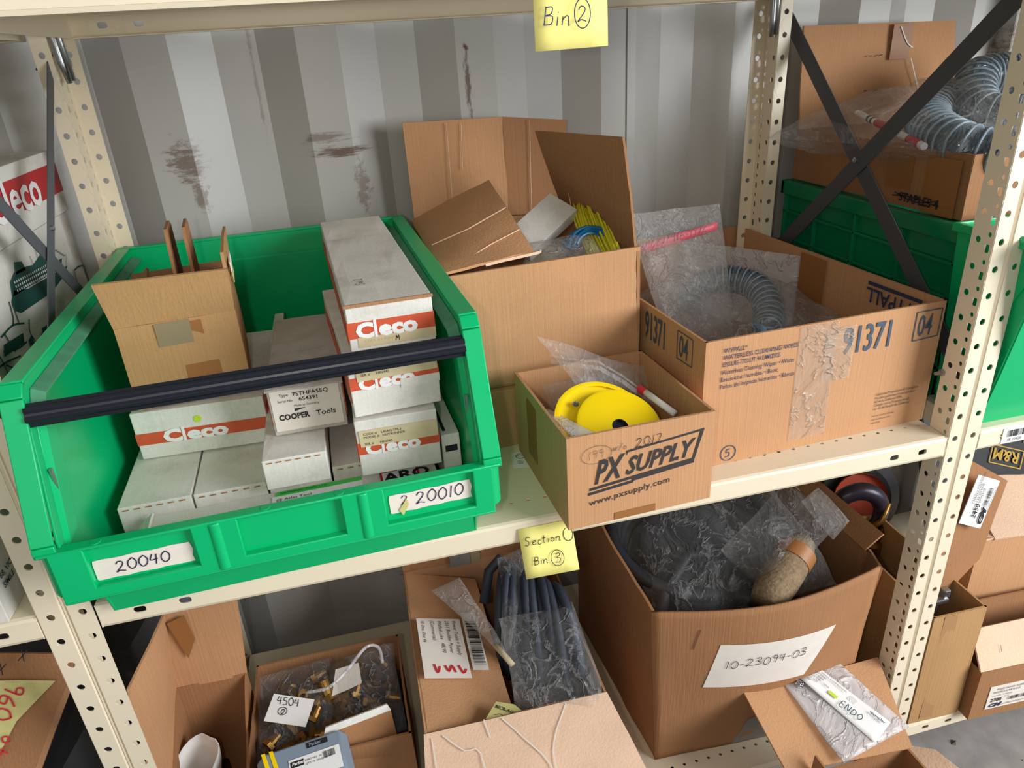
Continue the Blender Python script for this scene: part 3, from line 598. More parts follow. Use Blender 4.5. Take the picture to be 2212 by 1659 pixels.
hand(gb, g, '2', .013, .010, .012, .0011, h=.0019)

# ------------------------------------------------------------------ cartons inside the green bin
def logo(r, fc, a0, a1, b0, b1, slope, ta, tb, size, mat='orange', tm='white', wide=1.15):
    size *= 1.22; tb -= .002; ta -= .004
    sl = slope*(a1-a0); patch(r, fc, [(a0, b0), (a1, b0+sl), (a1, b1+sl), (a0, b1)], mat, 'printed_band', .0010, .0008)
    g = fc.rot(math.atan(slope), ta, tb); text(r, g, 'C', 0, 0, size, 'paper', bold=.055, wide=wide, h=.0016); rect(r, g, size*1.05*wide, size*1.22*wide, -.0015, size*1.15, 'paper', 'printed_letter', .0016, .0004)
    text(r, g, 'eco', size*1.32*wide, 0, size, 'paper', bold=.055, wide=wide*1.08, h=.0016)
def perfo(r, fc, a0, a1, b, n):
    mb = MB()
    for k in range(n):
        x = a0+(a1-a0)*(k+.5)/n; q = (a1-a0)/n*.27
        mb.add([fc.p(x-q, b-.0009, .0009), fc.p(x+q, b-.0009, .0009), fc.p(x+q, b+.0009, .0009), fc.p(x-q, b+.0009, .0009)], [(0, 1, 2, 3)])
    mb.build('tuck_slots', 'card_dark', r, recalc=False)
A_ = closed('carton', 'long white carton topmost of the right-hand stack in the green bin', (.353, .034, .266), .052, .103, .49, .058)
logo(A_, front(), -.0006, .1036, .016, .036, .0, .013, .0185, .0145); rect(A_, front(), .010, .1035, .004, .0165, 'buff', 'buff_label', .0012, .0004); hand(A_, front(), 'M', .054, .007, .006, .0008, 'ink', h=.0018); 
text(A_, front(), 'CODE # L45AKB', .018, .010, .0035, 'buff', h=.0016)
mb = MB(); mb.box(-.0012, .1042, -.0022, .0, .0545, .0585); mb.build('lid_edge', 'card_in', A_)
mb = MB(); mb.box(-.0016, -.0004, .004, .48, .008, .030); mb.build('printed_band', 'orange', A_)
g = Face((.02, .07, .0585), (0, 1, 0), (-1, 0, 0)); hand(A_, g, 'Swl2', 0, -.012, .011, .0007, 'inkg', h=.0012); g = topface(.0585); hand(A_, g, 'Boxsens i d t 3', .01, .33, .010, .0006, 'buff', h=.0012)
B_ = closed('carton', 'white carton in the middle of the right-hand stack in the green bin', (.345, .018, .1865), .085, .108, .30, .076)
logo(B_, front(), 0, .1085, .036, .052, .0, .014, .0375, .0135, 'orange'); rect(B_, front(), .009, .107, .047, .0745, 'buff', 'buff_label', .002, .0004); text(B_, front(), 'CODE #    L45AG-TM-3\nMODEL #   NUTRUNNER\n\nSER #      HK6442', .014, .067, .0032, 'inkg', h=.0024)
rect(B_, front(), .060, .1085, .030, .041, 'white', 'torn_label', .0022, .0004)
mb = MB(); mb.box(-.0012, -.0002, .004, .29, .018, .055); mb.build('printed_band', 'orange', B_)
C_ = closed('carton', 'white carton at the bottom of the right-hand stack in the green bin', (.342, .012, .107), .0, .101, .31, .077)
logo(C_, front(), 0, .1015, .031, .047, .0, .013, .0325, .0135, 'orange'); rect(C_, front(), .004, .100, .042, .0645, 'buff', 'buff_label', .002, .0004); text(C_, front(), 'CODE #    L45AG-TM-3\nMODEL #   NUTRUNNER\n\nSER #      HK6583', .009, .058, .0032, 'inkg', h=.0024)
mb = MB(); mb.box(-.0012, -.0002, .004, .29, .018, .055); mb.build('printed_band', 'orange', C_)
L_ = closed('carton', 'white carton with an orange logo band and lime dot under the brown box', (.055, .155, .107), -.035, .170, .27, .069)
logo(L_, front(), -.0005, .1706, .0215, .0385, .0, .038, .0245, .014, wide=1.35); mb = MB(); mb.lathe([(0, .0014), (.005, .0014), (.005, 0)], (.082, 0, .050), (0, -1, 0), 20); o = mb.build('dot_sticker', 'limedot', L_); o['label'] = 'lime dot sticker'
mb = MB(); mb.box(.1700, .1714, .004, .26, .014, .052); mb.build('printed_band', 'red', L_)
K_ = closed('carton', 'crushed grey carton with a black maker label between the brown box and the stack', (.241, .078, .149), .006, .092, .262, .069, 'grey', crush=.006)
rect(K_, front(), .003, .088, .006, .066, 'labelp', 'paper_label', .0012, .0006); text(K_, front(), 'Type', .014, .054, .004, 'inkg', h=.0018); text(K_, front(), '7STHFA55Q', .030, .053, .0052, 'ink', bold=.012, h=.0018, wide=1.15)
text(K_, front(), 'Serial No', .011, .046, .0034, 'inkg', h=.0018); text(K_, front(), '654391', .037, .0455, .0050, 'ink', bold=.012, h=.0018, wide=1.15); text(K_, front(), 'Made in Germany', .030, .038, .003, 'inkg', h=.0018)
text(K_, front(), 'COOPER', .009, .0215, .0075, 'ink', bold=.04, h=.0018, wide=.88); text(K_, front(), 'Tools', .055, .0215, .0072, 'ink', bold=.012, h=.0018, wide=1.05)
patch(K_, front(), [(.030, .0315), (.030, .0355), (.044, .0355), (.033, .0325)], 'ink', 'printed_logo', .0018, .0004)
mb = MB(); mb.box(.0922, .0935, .004, .25, .014, .058); mb.box(-.0012, -.0002, .004, .25, .014, .058); mb.build('printed_band', 'orange', K_)
mb = MB(); mb.sheet([(-.002, -.004, .066), (.094, -.004, .064), (.093, .02, .071), (0, .02, .072)], .003, 10, 3, amp=.004, seed=4); mb.build('torn_lid', 'grey', K_, smooth='auto')
labs = [('flat white carton lying at the left in the green bin', .047, .040, .008, .085, .29, .097), ('flat white carton second from the left in the green bin', .1345, .043, .008, .0865, .29, .096),
        ('white carton buried under the crushed grey carton', .2235, .048, .008, .078, .28, .097), ('flat white carton partly hidden by the right-hand stack', .304, .050, .008, .0885, .28, .097)]
for i, (lb, x, y, z, w, dd, h) in enumerate(labs):
    q = closed('carton', lb, (x, y, z), .03, w, dd, h, 'white'); perfo(q, front(), .003, w-.004, h-.004, 6)
F_ = closed('carton', 'small white slotted carton sticking out under the crushed grey carton', (.2265, .018, .107), .015, .0765, .25, .041, 'white'); perfo(F_, front(), .003, .072, .0375, 6)
X_ = closed('carton', 'long white carton lying crosswise behind the front lip of the green bin', (.079, -.0065, .006), .040, .358, .040, .084, 'white')
g = topface(.084); rect(X_, g, .155, .262, .026, .036, 'limegreen', 'green_sticker', .0014, .0006); rect(X_, g, .150, .262, .004, .026, 'paper', 'paper_label', .0014, .0006); text(X_, g, 'NATIONAL TOOL LTD', .160, .029, .004, 'tealp', h=.002)
text(X_, g, '@ Atlas Tool', .155, .014, .0055, 'ink', h=.002); rect(X_, g, .285, .335, .004, .034, 'red', 'red_border', .0014, .0006); rect(X_, g, .288, .332, .002, .031, 'paper', 'paper_label', .0018, .0006); text(X_, g, 'ARO', .289, .008, .020, 'ink', bold=.03, h=.0024); 
mb = MB(); mb.sheet([(-.006, .002, .074), (-.006, .036, .074), (.012, .038, .088), (.010, .002, .086)], .003, 6, 5, amp=.004, seed=9); mb.build('crushed_end', 'white', X_, smooth='auto'); 
q = closed('carton', 'slim white carton standing behind the crushed grey carton', (.2235, .36, .112), 0, .016, .14, .065, 'white'); text(q, leftface(.14), 'KL', .05, .04, .01, 'ink')
q = closed('carton', 'small dark-marked white carton wedged at the right wall of the bin', (.447, .03, .006), .04, .024, .16, .13, 'white'); rect(q, front(), .004, .020, .105, .114, 'ink', 'printed_mark', .001, .0006); rect(q, topface(.13), .004, .008, .01, .07, 'ink', 'printed_mark', .001, .0006)

# open brown carton on top of the wide white carton
Q_ = carton('open_carton', 'small open brown carton standing upright in the green bin', (.068, .156, .179), .12, .145, .20, .114, 'card_yel', amp=.001)
flap(Q_, [(0, 0, .114), (.145, 0, .114), (.148, -.012, .172), (-.006, -.014, .176)], 'card_yel')
flap(Q_, [(.145, .0, .114), (.145, .20, .114), (.150, .20, .185), (.146, .015, .188)], 'card_yel'); flap(Q_, [(.145, .2, .114), (0, .2, .114), (0, .25, .118), (.145, .25, .120)], 'card_dark')
flap(Q_, [(0, .2, .114), (0, .06, .114), (.035, .10, .128), (.03, .2, .14)], 'card_dark')
for x in (.075, .098):
    mb = MB(); mb.prism([(x, .08, .03), (x, .19, .03), (x, .19, .20), (x, .175, .208), (x, .11, .208), (x, .10, .19), (x, .08, .12)], (.004, 0, 0)); mb.build('divider', 'card_dark', Q_)
f = front(); rect(Q_, f, .046, .088, .082, .113, 'tapeg', 'tape', .0024, .0008); rect(Q_, f, .078, .102, .084, .110, 'tape', 'tape', .0016, .0006); rect(Q_, f, .070, .112, .004, .052, 'tape', 'tape', .0026, .0008)
g = rightface(.145); rect(Q_, g, .06, .12, .135, .150, 'oldnote', 'paper_label', .006, .001); rect(Q_, g, .04, .11, .155, .168, 'paper', 'paper_label', .0064, .001)

# ------------------------------------------------------------------ cable-tie carton in the middle
under = closed('carton', 'flat brown carton under the tall open carton in the middle', (.505, .200, .001), .02, .285, .40, .100, 'card_yel')
ctr = wthing('open_carton', 'large open brown carton with raised flaps in the middle of the shelf', 'box', (.645, .42, .101))
zt = .290; P = [(.491, .212), (.802, .222), (.806, .50), (.76, .612), (.50, .612)]
for i, nm in enumerate(('front_panel', 'side_panel', 'side_panel', 'back_panel', 'side_panel')):
    a, b = P[i], P[(i+1) % 5]; mb = MB(); z0 = .102
    c = [(a[0], a[1], z0), (b[0], b[1], z0), (b[0], b[1], zt+(.006 if i == 0 else 0)), (a[0], a[1], zt)]
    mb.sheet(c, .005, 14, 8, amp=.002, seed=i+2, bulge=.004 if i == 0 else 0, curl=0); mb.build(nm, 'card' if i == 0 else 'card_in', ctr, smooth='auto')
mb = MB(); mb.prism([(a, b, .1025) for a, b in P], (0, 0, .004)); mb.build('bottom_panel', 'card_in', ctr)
flap(ctr, [(.50, .600, .290), (.686, .600, .284), (.684, .60, .466), (.498, .60, .470)], 'card', amp=.0025, label='tall rear flap')
flap(ctr, [(.686, .60, .284), (.800, .60, .275), (.812, .61, .450), (.684, .60, .466)], 'card_dark', amp=.002)  # darker board colour paints in the shade on this turned flap
flap(ctr, [(.800, .228, .292), (.770, .48, .288), (.700, .42, .456), (.795, .27, .452)], 'card_dark', amp=.003, label='curved side flap')  # side flap's shade is put into its darker board colour too
for (cx, cy, cz) in ((.797, .300, .458),):
    pass
flap(ctr, [(.492, .214, .291), (.493, .59, .292), (.620, .45, .375), (.640, .245, .300)], 'card', amp=.003, bulge=-.006, label='folded-in torn flap', n=12)
for q_ in ([(.575, .594, .30), (.577, .594, .464)], [(.60, .594, .38), (.604, .594, .462)], [(.73, .594, .29), (.735, .596, .457)], [(.762, .425, .300), (.728, .400, .452)], [(.785, .36, .300), (.752, .360, .452)], [(.797, .28, .300), (.775, .315, .452)],
           [(.50, .36, .302), (.56, .345, .325), (.625, .355, .350)], [(.53, .25, .298), (.58, .28, .312), (.632, .30, .325)]):
    mb = MB(); mb.tube(q_, .0009, 4); mb.build('crease', 'card_pink', ctr)
mb = MB(); mb.sheet([(.560, .228, .298), (.645, .238, .304), (.655, .262, .300), (.60, .25, .296)], .004, 6, 3, amp=.002, seed=2); mb.build('torn_edge', 'card_pink', ctr)
# its contents
def arcs(name, label, cat, c, r0_, n, mat, plane, spread, ang, w=.0012, loc=None, flat=.35, seed=5, group=None):
    rnd = random.Random(seed); root = wthing(name, label, cat, loc or c, group); mb = MB(); A, B = V(plane[0]).normalized(), V(plane[1]).normalized(); Nn = A.cross(B)
    for k in range(n):
        R = r0_*rnd.uniform(.75, 1.1); off = Nn*rnd.uniform(-spread, spread)+A*rnd.uniform(-.006, .006); a0 = ang[0]+rnd.uniform(-.15, .15); a1 = ang[1]+rnd.uniform(-.25, .25); tw = rnd.uniform(-.01, .01)
        pts = [V(c)+off+(A*math.cos(a0+(a1-a0)*t/9)+B*math.sin(a0+(a1-a0)*t/9))*R+Nn*tw*t/9 for t in range(10)]
        mb.tube(pts, w*1.6, 4, flat=flat)
    mb.build('strands', mat, root); return root
arcs('cable_tie_bundle', 'bundle of yellow cable ties fanned up in the middle carton', 'cable ties', (.800, .36, .266), .085, 110, 'yelnet', ((-.2, -.5, 0), (-.25, .5, .75)), .024, (-1.2, 1.5), .0014, flat=.5)
arcs('cable_tie_bundle', 'bundle of blue cable ties beside the yellow ones', 'cable ties', (.752, .315, .272), .036, 90, 'blue', ((1, 0, 0), (0, .35, .9)), .022, (.0, 2.7), .0014, flat=.6, seed=8)
r = thing('instrument_box', 'slim white box leaning in the middle carton', 'box', (.655, .330, .262), rot=(.45, -.45, .45)); mb = MB(); mb.box(0, .12, 0, .06, 0, .022); mb.build('carton_body', 'white', r, bevel=.001); mb = MB(); mb.box(.1205, .1212, .004, .056, .002, .020); mb.build('label', 'oldnote', r)
r = thing('parts_packet', 'cream labelled packet under the folded flap', 'packet', (.650, .36, .255), rot=(.3, .2, -.6)); mb = MB(); mb.sheet([(0, 0, 0), (.06, 0, 0), (.06, .07, .0), (0, .07, 0)], .012, 6, 6, amp=.004); mb.build('pouch', 'buff', r, smooth=True)

def pillow(parent, c, A, B, Nn, t, mat='film', seed=0, amp=.010, n=26, name='film', e=4, pinch=None, sc=12):
    A, B, Nn, c = V(A), V(B), V(Nn).normalized(), V(c); mb = MB(); L = A.length+B.length
    for s in (1, -1):
        g = []
        for j in range(n+1):
            for i in range(n+1):
                u, v = i/n*2-1, j/n*2-1; k = (1-abs(u)**e)*(1-abs(v)**e)
                pu = u*(pinch(v) if pinch else 1)
                q = c+A*pu+B*v
                d = s*t*max(k, 0)**.5
                w = noise.noise(q*sc+V((seed, s*3, 0)))*1.0+.6*abs(noise.noise(q*sc*2.4+V((0, seed, s))))
                d += amp*w*(.35+.65*k)
                q = q+Nn*d+A.normalized()*amp*.7*noise.noise(q*sc*.8+V((seed, 0, 7)))+B.normalized()*amp*.7*noise.noise(q*sc*.8+V((9, seed, 0)))
                g.append(q)
        w = n+1; mb.add(g, [(j*w+i, j*w+i+1, (j+1)*w+i+1, (j+1)*w+i) for j in range(n) for i in range(n)])
    return mb.build(name, mat, parent, smooth=True, recalc=False)
r = wthing('plastic_bag', 'grey crumpled clear bag in the middle carton', 'bag', (.70, .29, .24)); pillow(r, (.705, .275, .268), (.060, .0, .0), (0, .05, .028), (0, -.5, .8), .022, 'film2', 4, .012)

# ------------------------------------------------------------------ small brown carton with the yellow disc
PX = carton('open_carton', 'small open brown carton with stencilled logo overhanging the shelf edge', (.594, -.040, .001), .045, .209, .225, .136, 'card', amp=.0005, bulge=0, top={'fl': .139, 'fr': .136})
f = front(); px = Face(f.p(.030, .056, 0), (1, 0, .09), (-.0, 0, 1)); W_ = .150
text(PX, px, 'PX', .006, .008, .033, 'inkpx', bold=.03, shear=.34, h=.0011, wide=.62); text(PX, px, 'SUPPLY', .050, .008, .0250, 'inkpx', bold=.026, shear=.34, h=.0011, wide=.80)
patch(PX, px, [(.052, .037), (.054, .041), (.158, .041), (.148, .003), (.000, .003), (.0, -.001), (.151, -.001), (.164, .044), (.052, .044)], 'inkpx', 'printed_frame', .0010, .0004)
rect(PX, px, -.002, .062, -.0075, -.0035, 'inkpx', 'printed_bar', .0010, .0004); rect(PX, px, .060, .151, -.005, -.001, 'inkpx', 'printed_bar', .0010, .0004)
text(PX, px, 'www.pxsupply.com', -.001, -.024, .0092, 'inkpx', bold=.004, h=.0011, wide=1.07, space=1.06)
hand(PX, f, '2017', .094, .107, .013, .0009, 'ink', h=.0012); hand(PX, f, 'w/o', .062, .108, .010, .0006, 'inkg', h=.0012); hand(PX, f, '199', .028, .102, .012, .0005, 'inkg', h=.0012, extra=[(.040, .108, .021, .013)])
rect(PX, f, .065, .125, .001, .012, 'tape', 'tape', .0012, .0006)
g = leftface(.225); rect(PX, g, .06, .10, .03, .12, 'tape', 'tape', .0012, .0006)
r = thing('sheave', 'round yellow metal disc pulley in the small brown carton', 'pulley', (.682, .040, .098), rot=(.55, .10, 0))
mb = MB(); mb.lathe([(.012, .0), (.068, -.002), (.070, -.001), (.070, .002), (.064, .0035), (.062, .003)], (-.006, .010, -.004), (0, 0, 1), 48); mb.build('rear_plate', 'yellow', r, smooth='auto')
mb = MB(); mb.lathe([(.0105, .006), (.0115, .009), (.056, .011), (.061, .009), (.062, .006), (.062, .0), (.0105, 0)], (.012, -.004, .0), (0, 0, 1), 48); mb.build('front_plate', 'yellow', r, smooth='auto')
mb = MB(); mb.lathe([(0, .004), (.0104, .004), (.0108, .0098), (.0112, .0098)], (.012, -.004, .0), (0, 0, 1), 20); mb.build('axle_hole', 'black', r)
mb = MB(); mb.lathe([(0, .003), (.003, .003), (.0042, .0042), (.0048, .003)], (-.040, .042, -.002), (0, 0, 1), 14); mb.build('screw', 'steel', r)
r = wthing('zip_bag', 'clear zip-seal bag standing up out of the small brown carton', 'bag', (.70, .12, .10))
pillow(r, (.712, .125, .125), (.088, .015, -.045), (-.018, .015, .045), (.2, -.9, .35), .006, 'film3', 11, .010, pinch=lambda v: .82+.18*v)
mb = MB(); pts = [(.622, .118, .192), (.650, .112, .184), (.690, .105, .176), (.725, .10, .150), (.760, .098, .118), (.800, .10, .090)]
for k in (0, 1):
    mb.ribbon([V(p)+V((0, -.004*k, -.006-.008*k)) for p in pts], .0065 if k else .003, (0.2, -.85, .5))
mb.build('zip_strip', 'film2', r); 
r = wthing('printed_bag', 'clear bag with a black printed label behind the yellow disc', 'bag', (.68, .11, .09)); pillow(r, (.690, .125, .098), (.07, .0, .0), (0, .03, .026), (0, -.5, .8), .014, 'film', 15, .010)
g = Face((.636, .088, .098), (.05, .03, .012), (-.012, .02, .03)); rect(r, g, 0, .026, 0, .030, 'paper', 'label', .001, .001); text(r, g, 'IWEld', .002, .010, .014, 'ink', bold=.02, h=.0016); text(r, Face((.676, .105, .118), (1, .1, 0), (0, .4, 1)), 'NUMMER', 0, 0, .008, 'inkb', bold=.01)
r = wthing('plastic_strip', 'pinkish translucent plastic strip at the left inside the small carton', 'strip', (.607, .05, .12)); mb = MB(); mb.sheet([(.603, .10, .108), (.612, .10, .108), (.640, -.02, .128), (.606, -.025, .134)], .002, 8, 3, amp=.002); mb.build('strip', 'filmw', r, smooth=True)
r = wthing('marker', 'white felt marker with a red band in the small carton', 'marker', (.76, .06, .11)); mb = MB(); mb.tube([(.755, .090, .118), (.775, .03, .108)], .005, 10); mb.build('barrel', 'paper', r, smooth=True); mb = MB(); mb.tube([(.751, .100, .120), (.755, .088, .1175)], .0056, 10); mb.build('cap', 'redpen', r)

# ------------------------------------------------------------------ wide carton of wipes
WY = carton('open_carton', 'wide open brown wipes carton at the right of the middle shelf', (.822, .041, .001), .046, .404, .555, .202, 'card', amp=.0005, bulge=0)
f = front()
text(WY, f, '91371', .226, .145, .042, 'blueprint', bold=.014, wide=.60, h=.0012)
def numbox(r_, g, a, b, w, h, s='04', size=.034): 
    strokes(r_, g, [[(a, b), (a+w, b+.002)], [(a+w, b+.002), (a+w, b+h)], [(a+w, b+h), (a, b+h)], [(a, b+h), (a, b)]], .0018, 'blueprint', .0012, 'printed_frame'); text(r_, g, s, a+w*.12, b+h*.14, size, 'blueprint', bold=.008, wide=.55, h=.0012)
numbox(WY, f, .352, .145, .046, .046)
for i, s in enumerate(('WYPALL*', 'WATERLESS CLEANING WIPES', 'ESSUIE-TOUT HUMIDES')): text(WY, f, s, .028, .182-i*.0105, .0068, 'navy', bold=.004, h=.0012, wide=.92)
for i, s in enumerate(('Waterless Cleaning Wipes • White', 'Essuie-tout humides • Blanc', 'Paños de limpieza húmedos • Blanca')): text(WY, f, s, .026, .149-i*.011, .0068, 'navy', h=.0012, wide=.86)
for i, s in enumerate(('California Proposition 65 Compliant', 'Produit conforme à la proposition', '65 de la Californie EPA.', 'Cumple con la Proposicion 65', 'no. 65 del Estado de California', '', 'Not for retail or individual', 'sale. Interdit a la vente', 'individuelle')): text(WY, f, s, .302, .062-i*.0062, .0042 if i < 5 else .003, 'inkg', h=.0012, wide=.9)
hand(WY, f, '5', .0425, .011, .013, .0016, 'blueprint', h=.0012, extra=[(.048, .0175, .0125, .0125)])
rect(WY, f, .150, .215, .015, .200, 'cleartape', 'clear_tape', .0016, .0004); rect(WY, f, .195, .245, .105, .190, 'cleartape', 'clear_tape', .0021, .0004)
mb = MB(); rnd = random.Random(4)
for k in range(9):
    a = rnd.uniform(.155, .24); b0 = rnd.uniform(.08, .18); q = [(a+rnd.uniform(-.008, .008), b0-j*.018) for j in range(5)]; mb.tube([f.p(p.x, p.y, .0022) for p in smooth_pts(q, 3)], .0005, 4)
mb.build('tape_crease', 'cleartape', WY, recalc=False)
g = leftface(.555); text(WY, g, '91371', .372, .148, .044, 'blueprint', bold=.014, wide=.46, h=.0012); numbox(WY, g, .478, .150, .044, .044)
gi = Face((.404-.0065, 0, 0), (0, 1, 0), (0, 0, -1)); text(WY, gi, 'WYPALL', .035, -.180, .024, 'navy', bold=.02, wide=.9, h=.0012); rect(WY, gi, .035, .15, -.192, -.186, 'navy', 'printed_bar', .003, .0004)
rect(WY, gi, .26, .33, -.198, -.01, 'tape', 'tape', .002, .0006)
r = wthing('plastic_sheet', 'milky grey plastic sheet standing inside the wipes carton', 'sheet', (1.15, .5, .12)); mb = MB(); mb.sheet([(1.045, .575, .045), (1.205, .400, .030), (1.208, .385, .190), (1.060, .590, .192)], .001, 12, 8, amp=.006, seed=4); mb.build('sheet', 'filmw', r, smooth=True)
def spiral(parent, path, R, ring=.012, mat='hosec', ringmat='hosec', name='tube', nr=12, amp=.13, wire=None):
    pts = []; P_ = [V(p) for p in path]; P_ = [P_[0]]+P_+[P_[-1]]
    for i in range(1, len(P_)-2):
        for j in range(14):
            t = j/14; a, b, c, d_ = P_[i-1], P_[i], P_[i+1], P_[i+2]
            pts.append(.5*((2*b)+(c-a)*t+(2*a-5*b+4*c-d_)*t*t+(3*b-a-3*c+d_)*t**3))
    res = [pts[0]]; step = ring/6
    for q in pts[1:]:
        while (q-res[-1]).length > step: res.append(res[-1]+(q-res[-1]).normalized()*step)
    mb = MB(); mb.tube(res, lambda i: R*(1+amp*.5*math.cos(2*math.pi*i/6)), nr); o = mb.build(name, mat, parent, smooth=True)
    hl = []; nrm = None
    for i in range(1, len(res)-1):
        t = (res[i+1]-res[i-1]).normalized(); nrm = t.orthogonal().normalized() if nrm is None else (nrm-t*nrm.dot(t)).normalized(); bn = t.cross(nrm)
        for k in range(3): a = 2*math.pi*(i+k/3)/6; hl.append(res[i].lerp(res[i+1], k/3)+(nrm*math.cos(a)+bn*math.sin(a))*R*(1+amp*.35))
    mb = MB(); mb.tube(hl, ring*.14, 5); mb.build('spiral_rib', 'ribm', parent, smooth=True); return o
r = wthing('ribbed_hose', 'clear ribbed air hose coiled in the wipes carton', 'hose', (1.06, .36, .1))
spiral(r, [(.995, .43, .10), (1.03, .455, .135), (1.075, .435, .150), (1.108, .39, .145), (1.105, .335, .125), (1.08, .29, .105), (1.065, .27, .10)], .024, .014, amp=.2)
for k, pth in enumerate(([(1.052, .29, .11), (1.04, .24, .12), (1.01, .20, .10), (1.0, .16, .06)], [(1.056, .29, .10), (1.055, .23, .10), (1.05, .18, .07)], [(1.10, .30, .10), (1.06, .25, .105), (1.03, .19, .07)])):
    mb = MB(); mb.tube([p for p in pth], .0055, 8); mb.build('air_tube', 'bluet', r, smooth=True)
r = wthing('plastic_bag', 'clear bag wrapped over the ribbed hose in the wipes carton', 'bag', (1.05, .32, .05)); pillow(r, (1.045, .32, .105), (.14, .02, 0), (-.02, .17, .02), (0, -.3, 1), .052, 'film3', 21, .018)
r = wthing('black_hose', 'short black hose at the bottom of the wipes carton', 'hose', (.98, .2, .02)); mb = MB(); mb.tube([(.90+.17*t/12, .20+.03*math.sin(t), .035+.015*math.cos(t*.8)) for t in range(13)], .013, 10); mb.tube([(.92+.20*t/12, .14+.03*math.cos(t*.7), .03) for t in range(13)], .012, 10); mb.build('tube', 'rubber', r, smooth=True)
r = wthing('zip_bag', 'dusty clear bag with a red stripe leaning out of the wipes carton', 'bag', (.96, .38, .06))
pillow(r, (.965, .375, .185), (.104, .036, -.006), (-.012, .045, .118), (.1, -.95, .3), .012, 'film2', 31, .011, pinch=lambda v: .90+.13*v, n=34)
mb = MB(); mb.sheet([(.866, .376, .238), (1.020, .386, .262), (1.022, .388, .276), (.866, .378, .256)], .0008, 14, 2, amp=.003, seed=2); mb.build('red_stripe', 'pinkr', r, smooth=True)
hand(r, Face((.885, .372, .246), (1, .05, .05), (0, .3, 1)), 'P15/916-076', 0, .006, .015, .0011, 'inkg', h=.004)

# ------------------------------------------------------------------ right bay, middle shelf: crate, carton with hose, tub
CR = thing('stacking_crate', 'dark green ribbed plastic crate on the middle shelf behind the right upright', 'crate', (1.300, .125, .001))
w, dd, h = .46, .47, .292
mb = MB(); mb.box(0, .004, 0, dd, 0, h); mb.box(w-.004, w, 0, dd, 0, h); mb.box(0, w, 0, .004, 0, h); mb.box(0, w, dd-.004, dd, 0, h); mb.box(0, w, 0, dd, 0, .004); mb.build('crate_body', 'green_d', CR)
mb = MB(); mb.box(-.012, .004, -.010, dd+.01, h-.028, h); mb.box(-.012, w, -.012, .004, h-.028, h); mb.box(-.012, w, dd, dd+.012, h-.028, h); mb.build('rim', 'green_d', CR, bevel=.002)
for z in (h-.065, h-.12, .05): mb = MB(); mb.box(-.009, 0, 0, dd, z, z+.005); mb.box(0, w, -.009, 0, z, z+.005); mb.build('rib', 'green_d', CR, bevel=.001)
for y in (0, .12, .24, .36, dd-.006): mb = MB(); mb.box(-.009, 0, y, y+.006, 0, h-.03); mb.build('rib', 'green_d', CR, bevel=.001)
HB = carton('open_carton', 'brown carton of ribbed hose standing on the dark green crate', (1.312, .150, .294), 0, .36, .455, .100, 'card_dark', amp=.002)
flap(HB, [(-.005, .44, .100), (.36, .44, .100), (.335, .445, .285), (-.02, .44, .292)], 'card', amp=.003, label='tall light flap'); g = Face((-.02, .438, .1), (1, 0, 0), (0, 0, 1))
rect(HB, g, .20, .245, .12, .185, 'tape', 'tape', .004, .001); strokes(HB, g, [[(.215, .180), (.235, .15), (.25, .14)], [(.25, .12), (.265, .09), (.28, .06)]], .002, 'paper', .006, 'tape_glint'); [strokes(HB, g, [q_], .0018, 'ink', .005, 'staple_mark') for q_ in ([(.15, .13), (.158, .13)], [(.172, .129), (.182, .131)], [(.15, .065), (.158, .064)], [(.172, .063), (.182, .065)])]
g = leftface(.455); rect(HB, g, .28, .34, .03, .085, 'tape', 'tape', .004, .001); rect(HB, g, .37, .44, .0, .09, 'tape', 'tape', .004, .001)
text(HB, g, 'STAPLES 4', .32, .010, .014, 'ink', bold=.03, h=.005, name='crossed_out_writing'); strokes(HB, g, [[(.305, .016), (.35, .020), (.41, .014)], [(.31, .022), (.36, .013), (.405, .022)]], .002, 'ink', .0055)
r = wthing('ribbed_hose', 'thick clear ribbed hose looped in the carton on the crate', 'hose', (1.5, .35, .4))
spiral(r, [(1.37, .155, .385), (1.345, .22, .40), (1.38, .32, .415), (1.45, .40, .43), (1.56, .44, .45), (1.65, .40, .45), (1.70, .32, .44)], .034, .018, amp=.16)
spiral(r, [(1.62, .20, .42), (1.54, .26, .42), (1.50, .34, .43), (1.56, .42, .48), (1.66, .40, .48)], .034, .018, amp=.16)
r = wthing('plastic_bag', 'milky bag draped over the hose in the carton on the crate', 'bag', (1.45, .38, .42)); pillow(r, (1.44, .37, .425), (.20, .03, .03), (-.06, .17, .0), (-.1, -.3, 1), .045, 'film', 41, .018, n=30)
r = wthing('measuring_stick', 'white stick with red bands and black numbers in the crate carton', 'stick', (1.38, .35, .41)); mb = MB(); a, b = V((1.385, .52, .425)), V((1.300, .24, .398)); q = b-a
mb.tube([a, b], .006, 10); mb.build('shaft', 'paper', r); mb = MB(); mb.tube([a+q*.33, a+q*.55], .0066, 10); mb.tube([a+q*.80, a+q*.95], .0066, 10); mb.build('red_band', 'redpen', r); mb = MB(); mb.tube([a+q*.20, a+q*.23], .0064, 10); mb.tube([a+q*.26, a+q*.285], .0064, 10); mb.build('black_mark', 'ink', r)
T_ = thing('plastic_tub', 'bright green plastic tub at the right edge beside the upright', 'bin', (1.292, .018, .001))
mb = MB(); H = .300; w = .40
fr = [[(0, 0, 0), (w, 0, 0), (w+.02, -.065, H), (-.02, -.065, H)], [(0, .09, 0), (0, 0, 0), (-.02, -.065, H), (-.02, .095, H)], [(w, 0, 0), (w, .09, 0), (w+.02, .095, H), (w+.02, -.065, H)], [(w, .09, 0), (0, .09, 0), (-.02, .095, H), (w+.02, .095, H)]]
for c in fr: mb.sheet(c, .003)
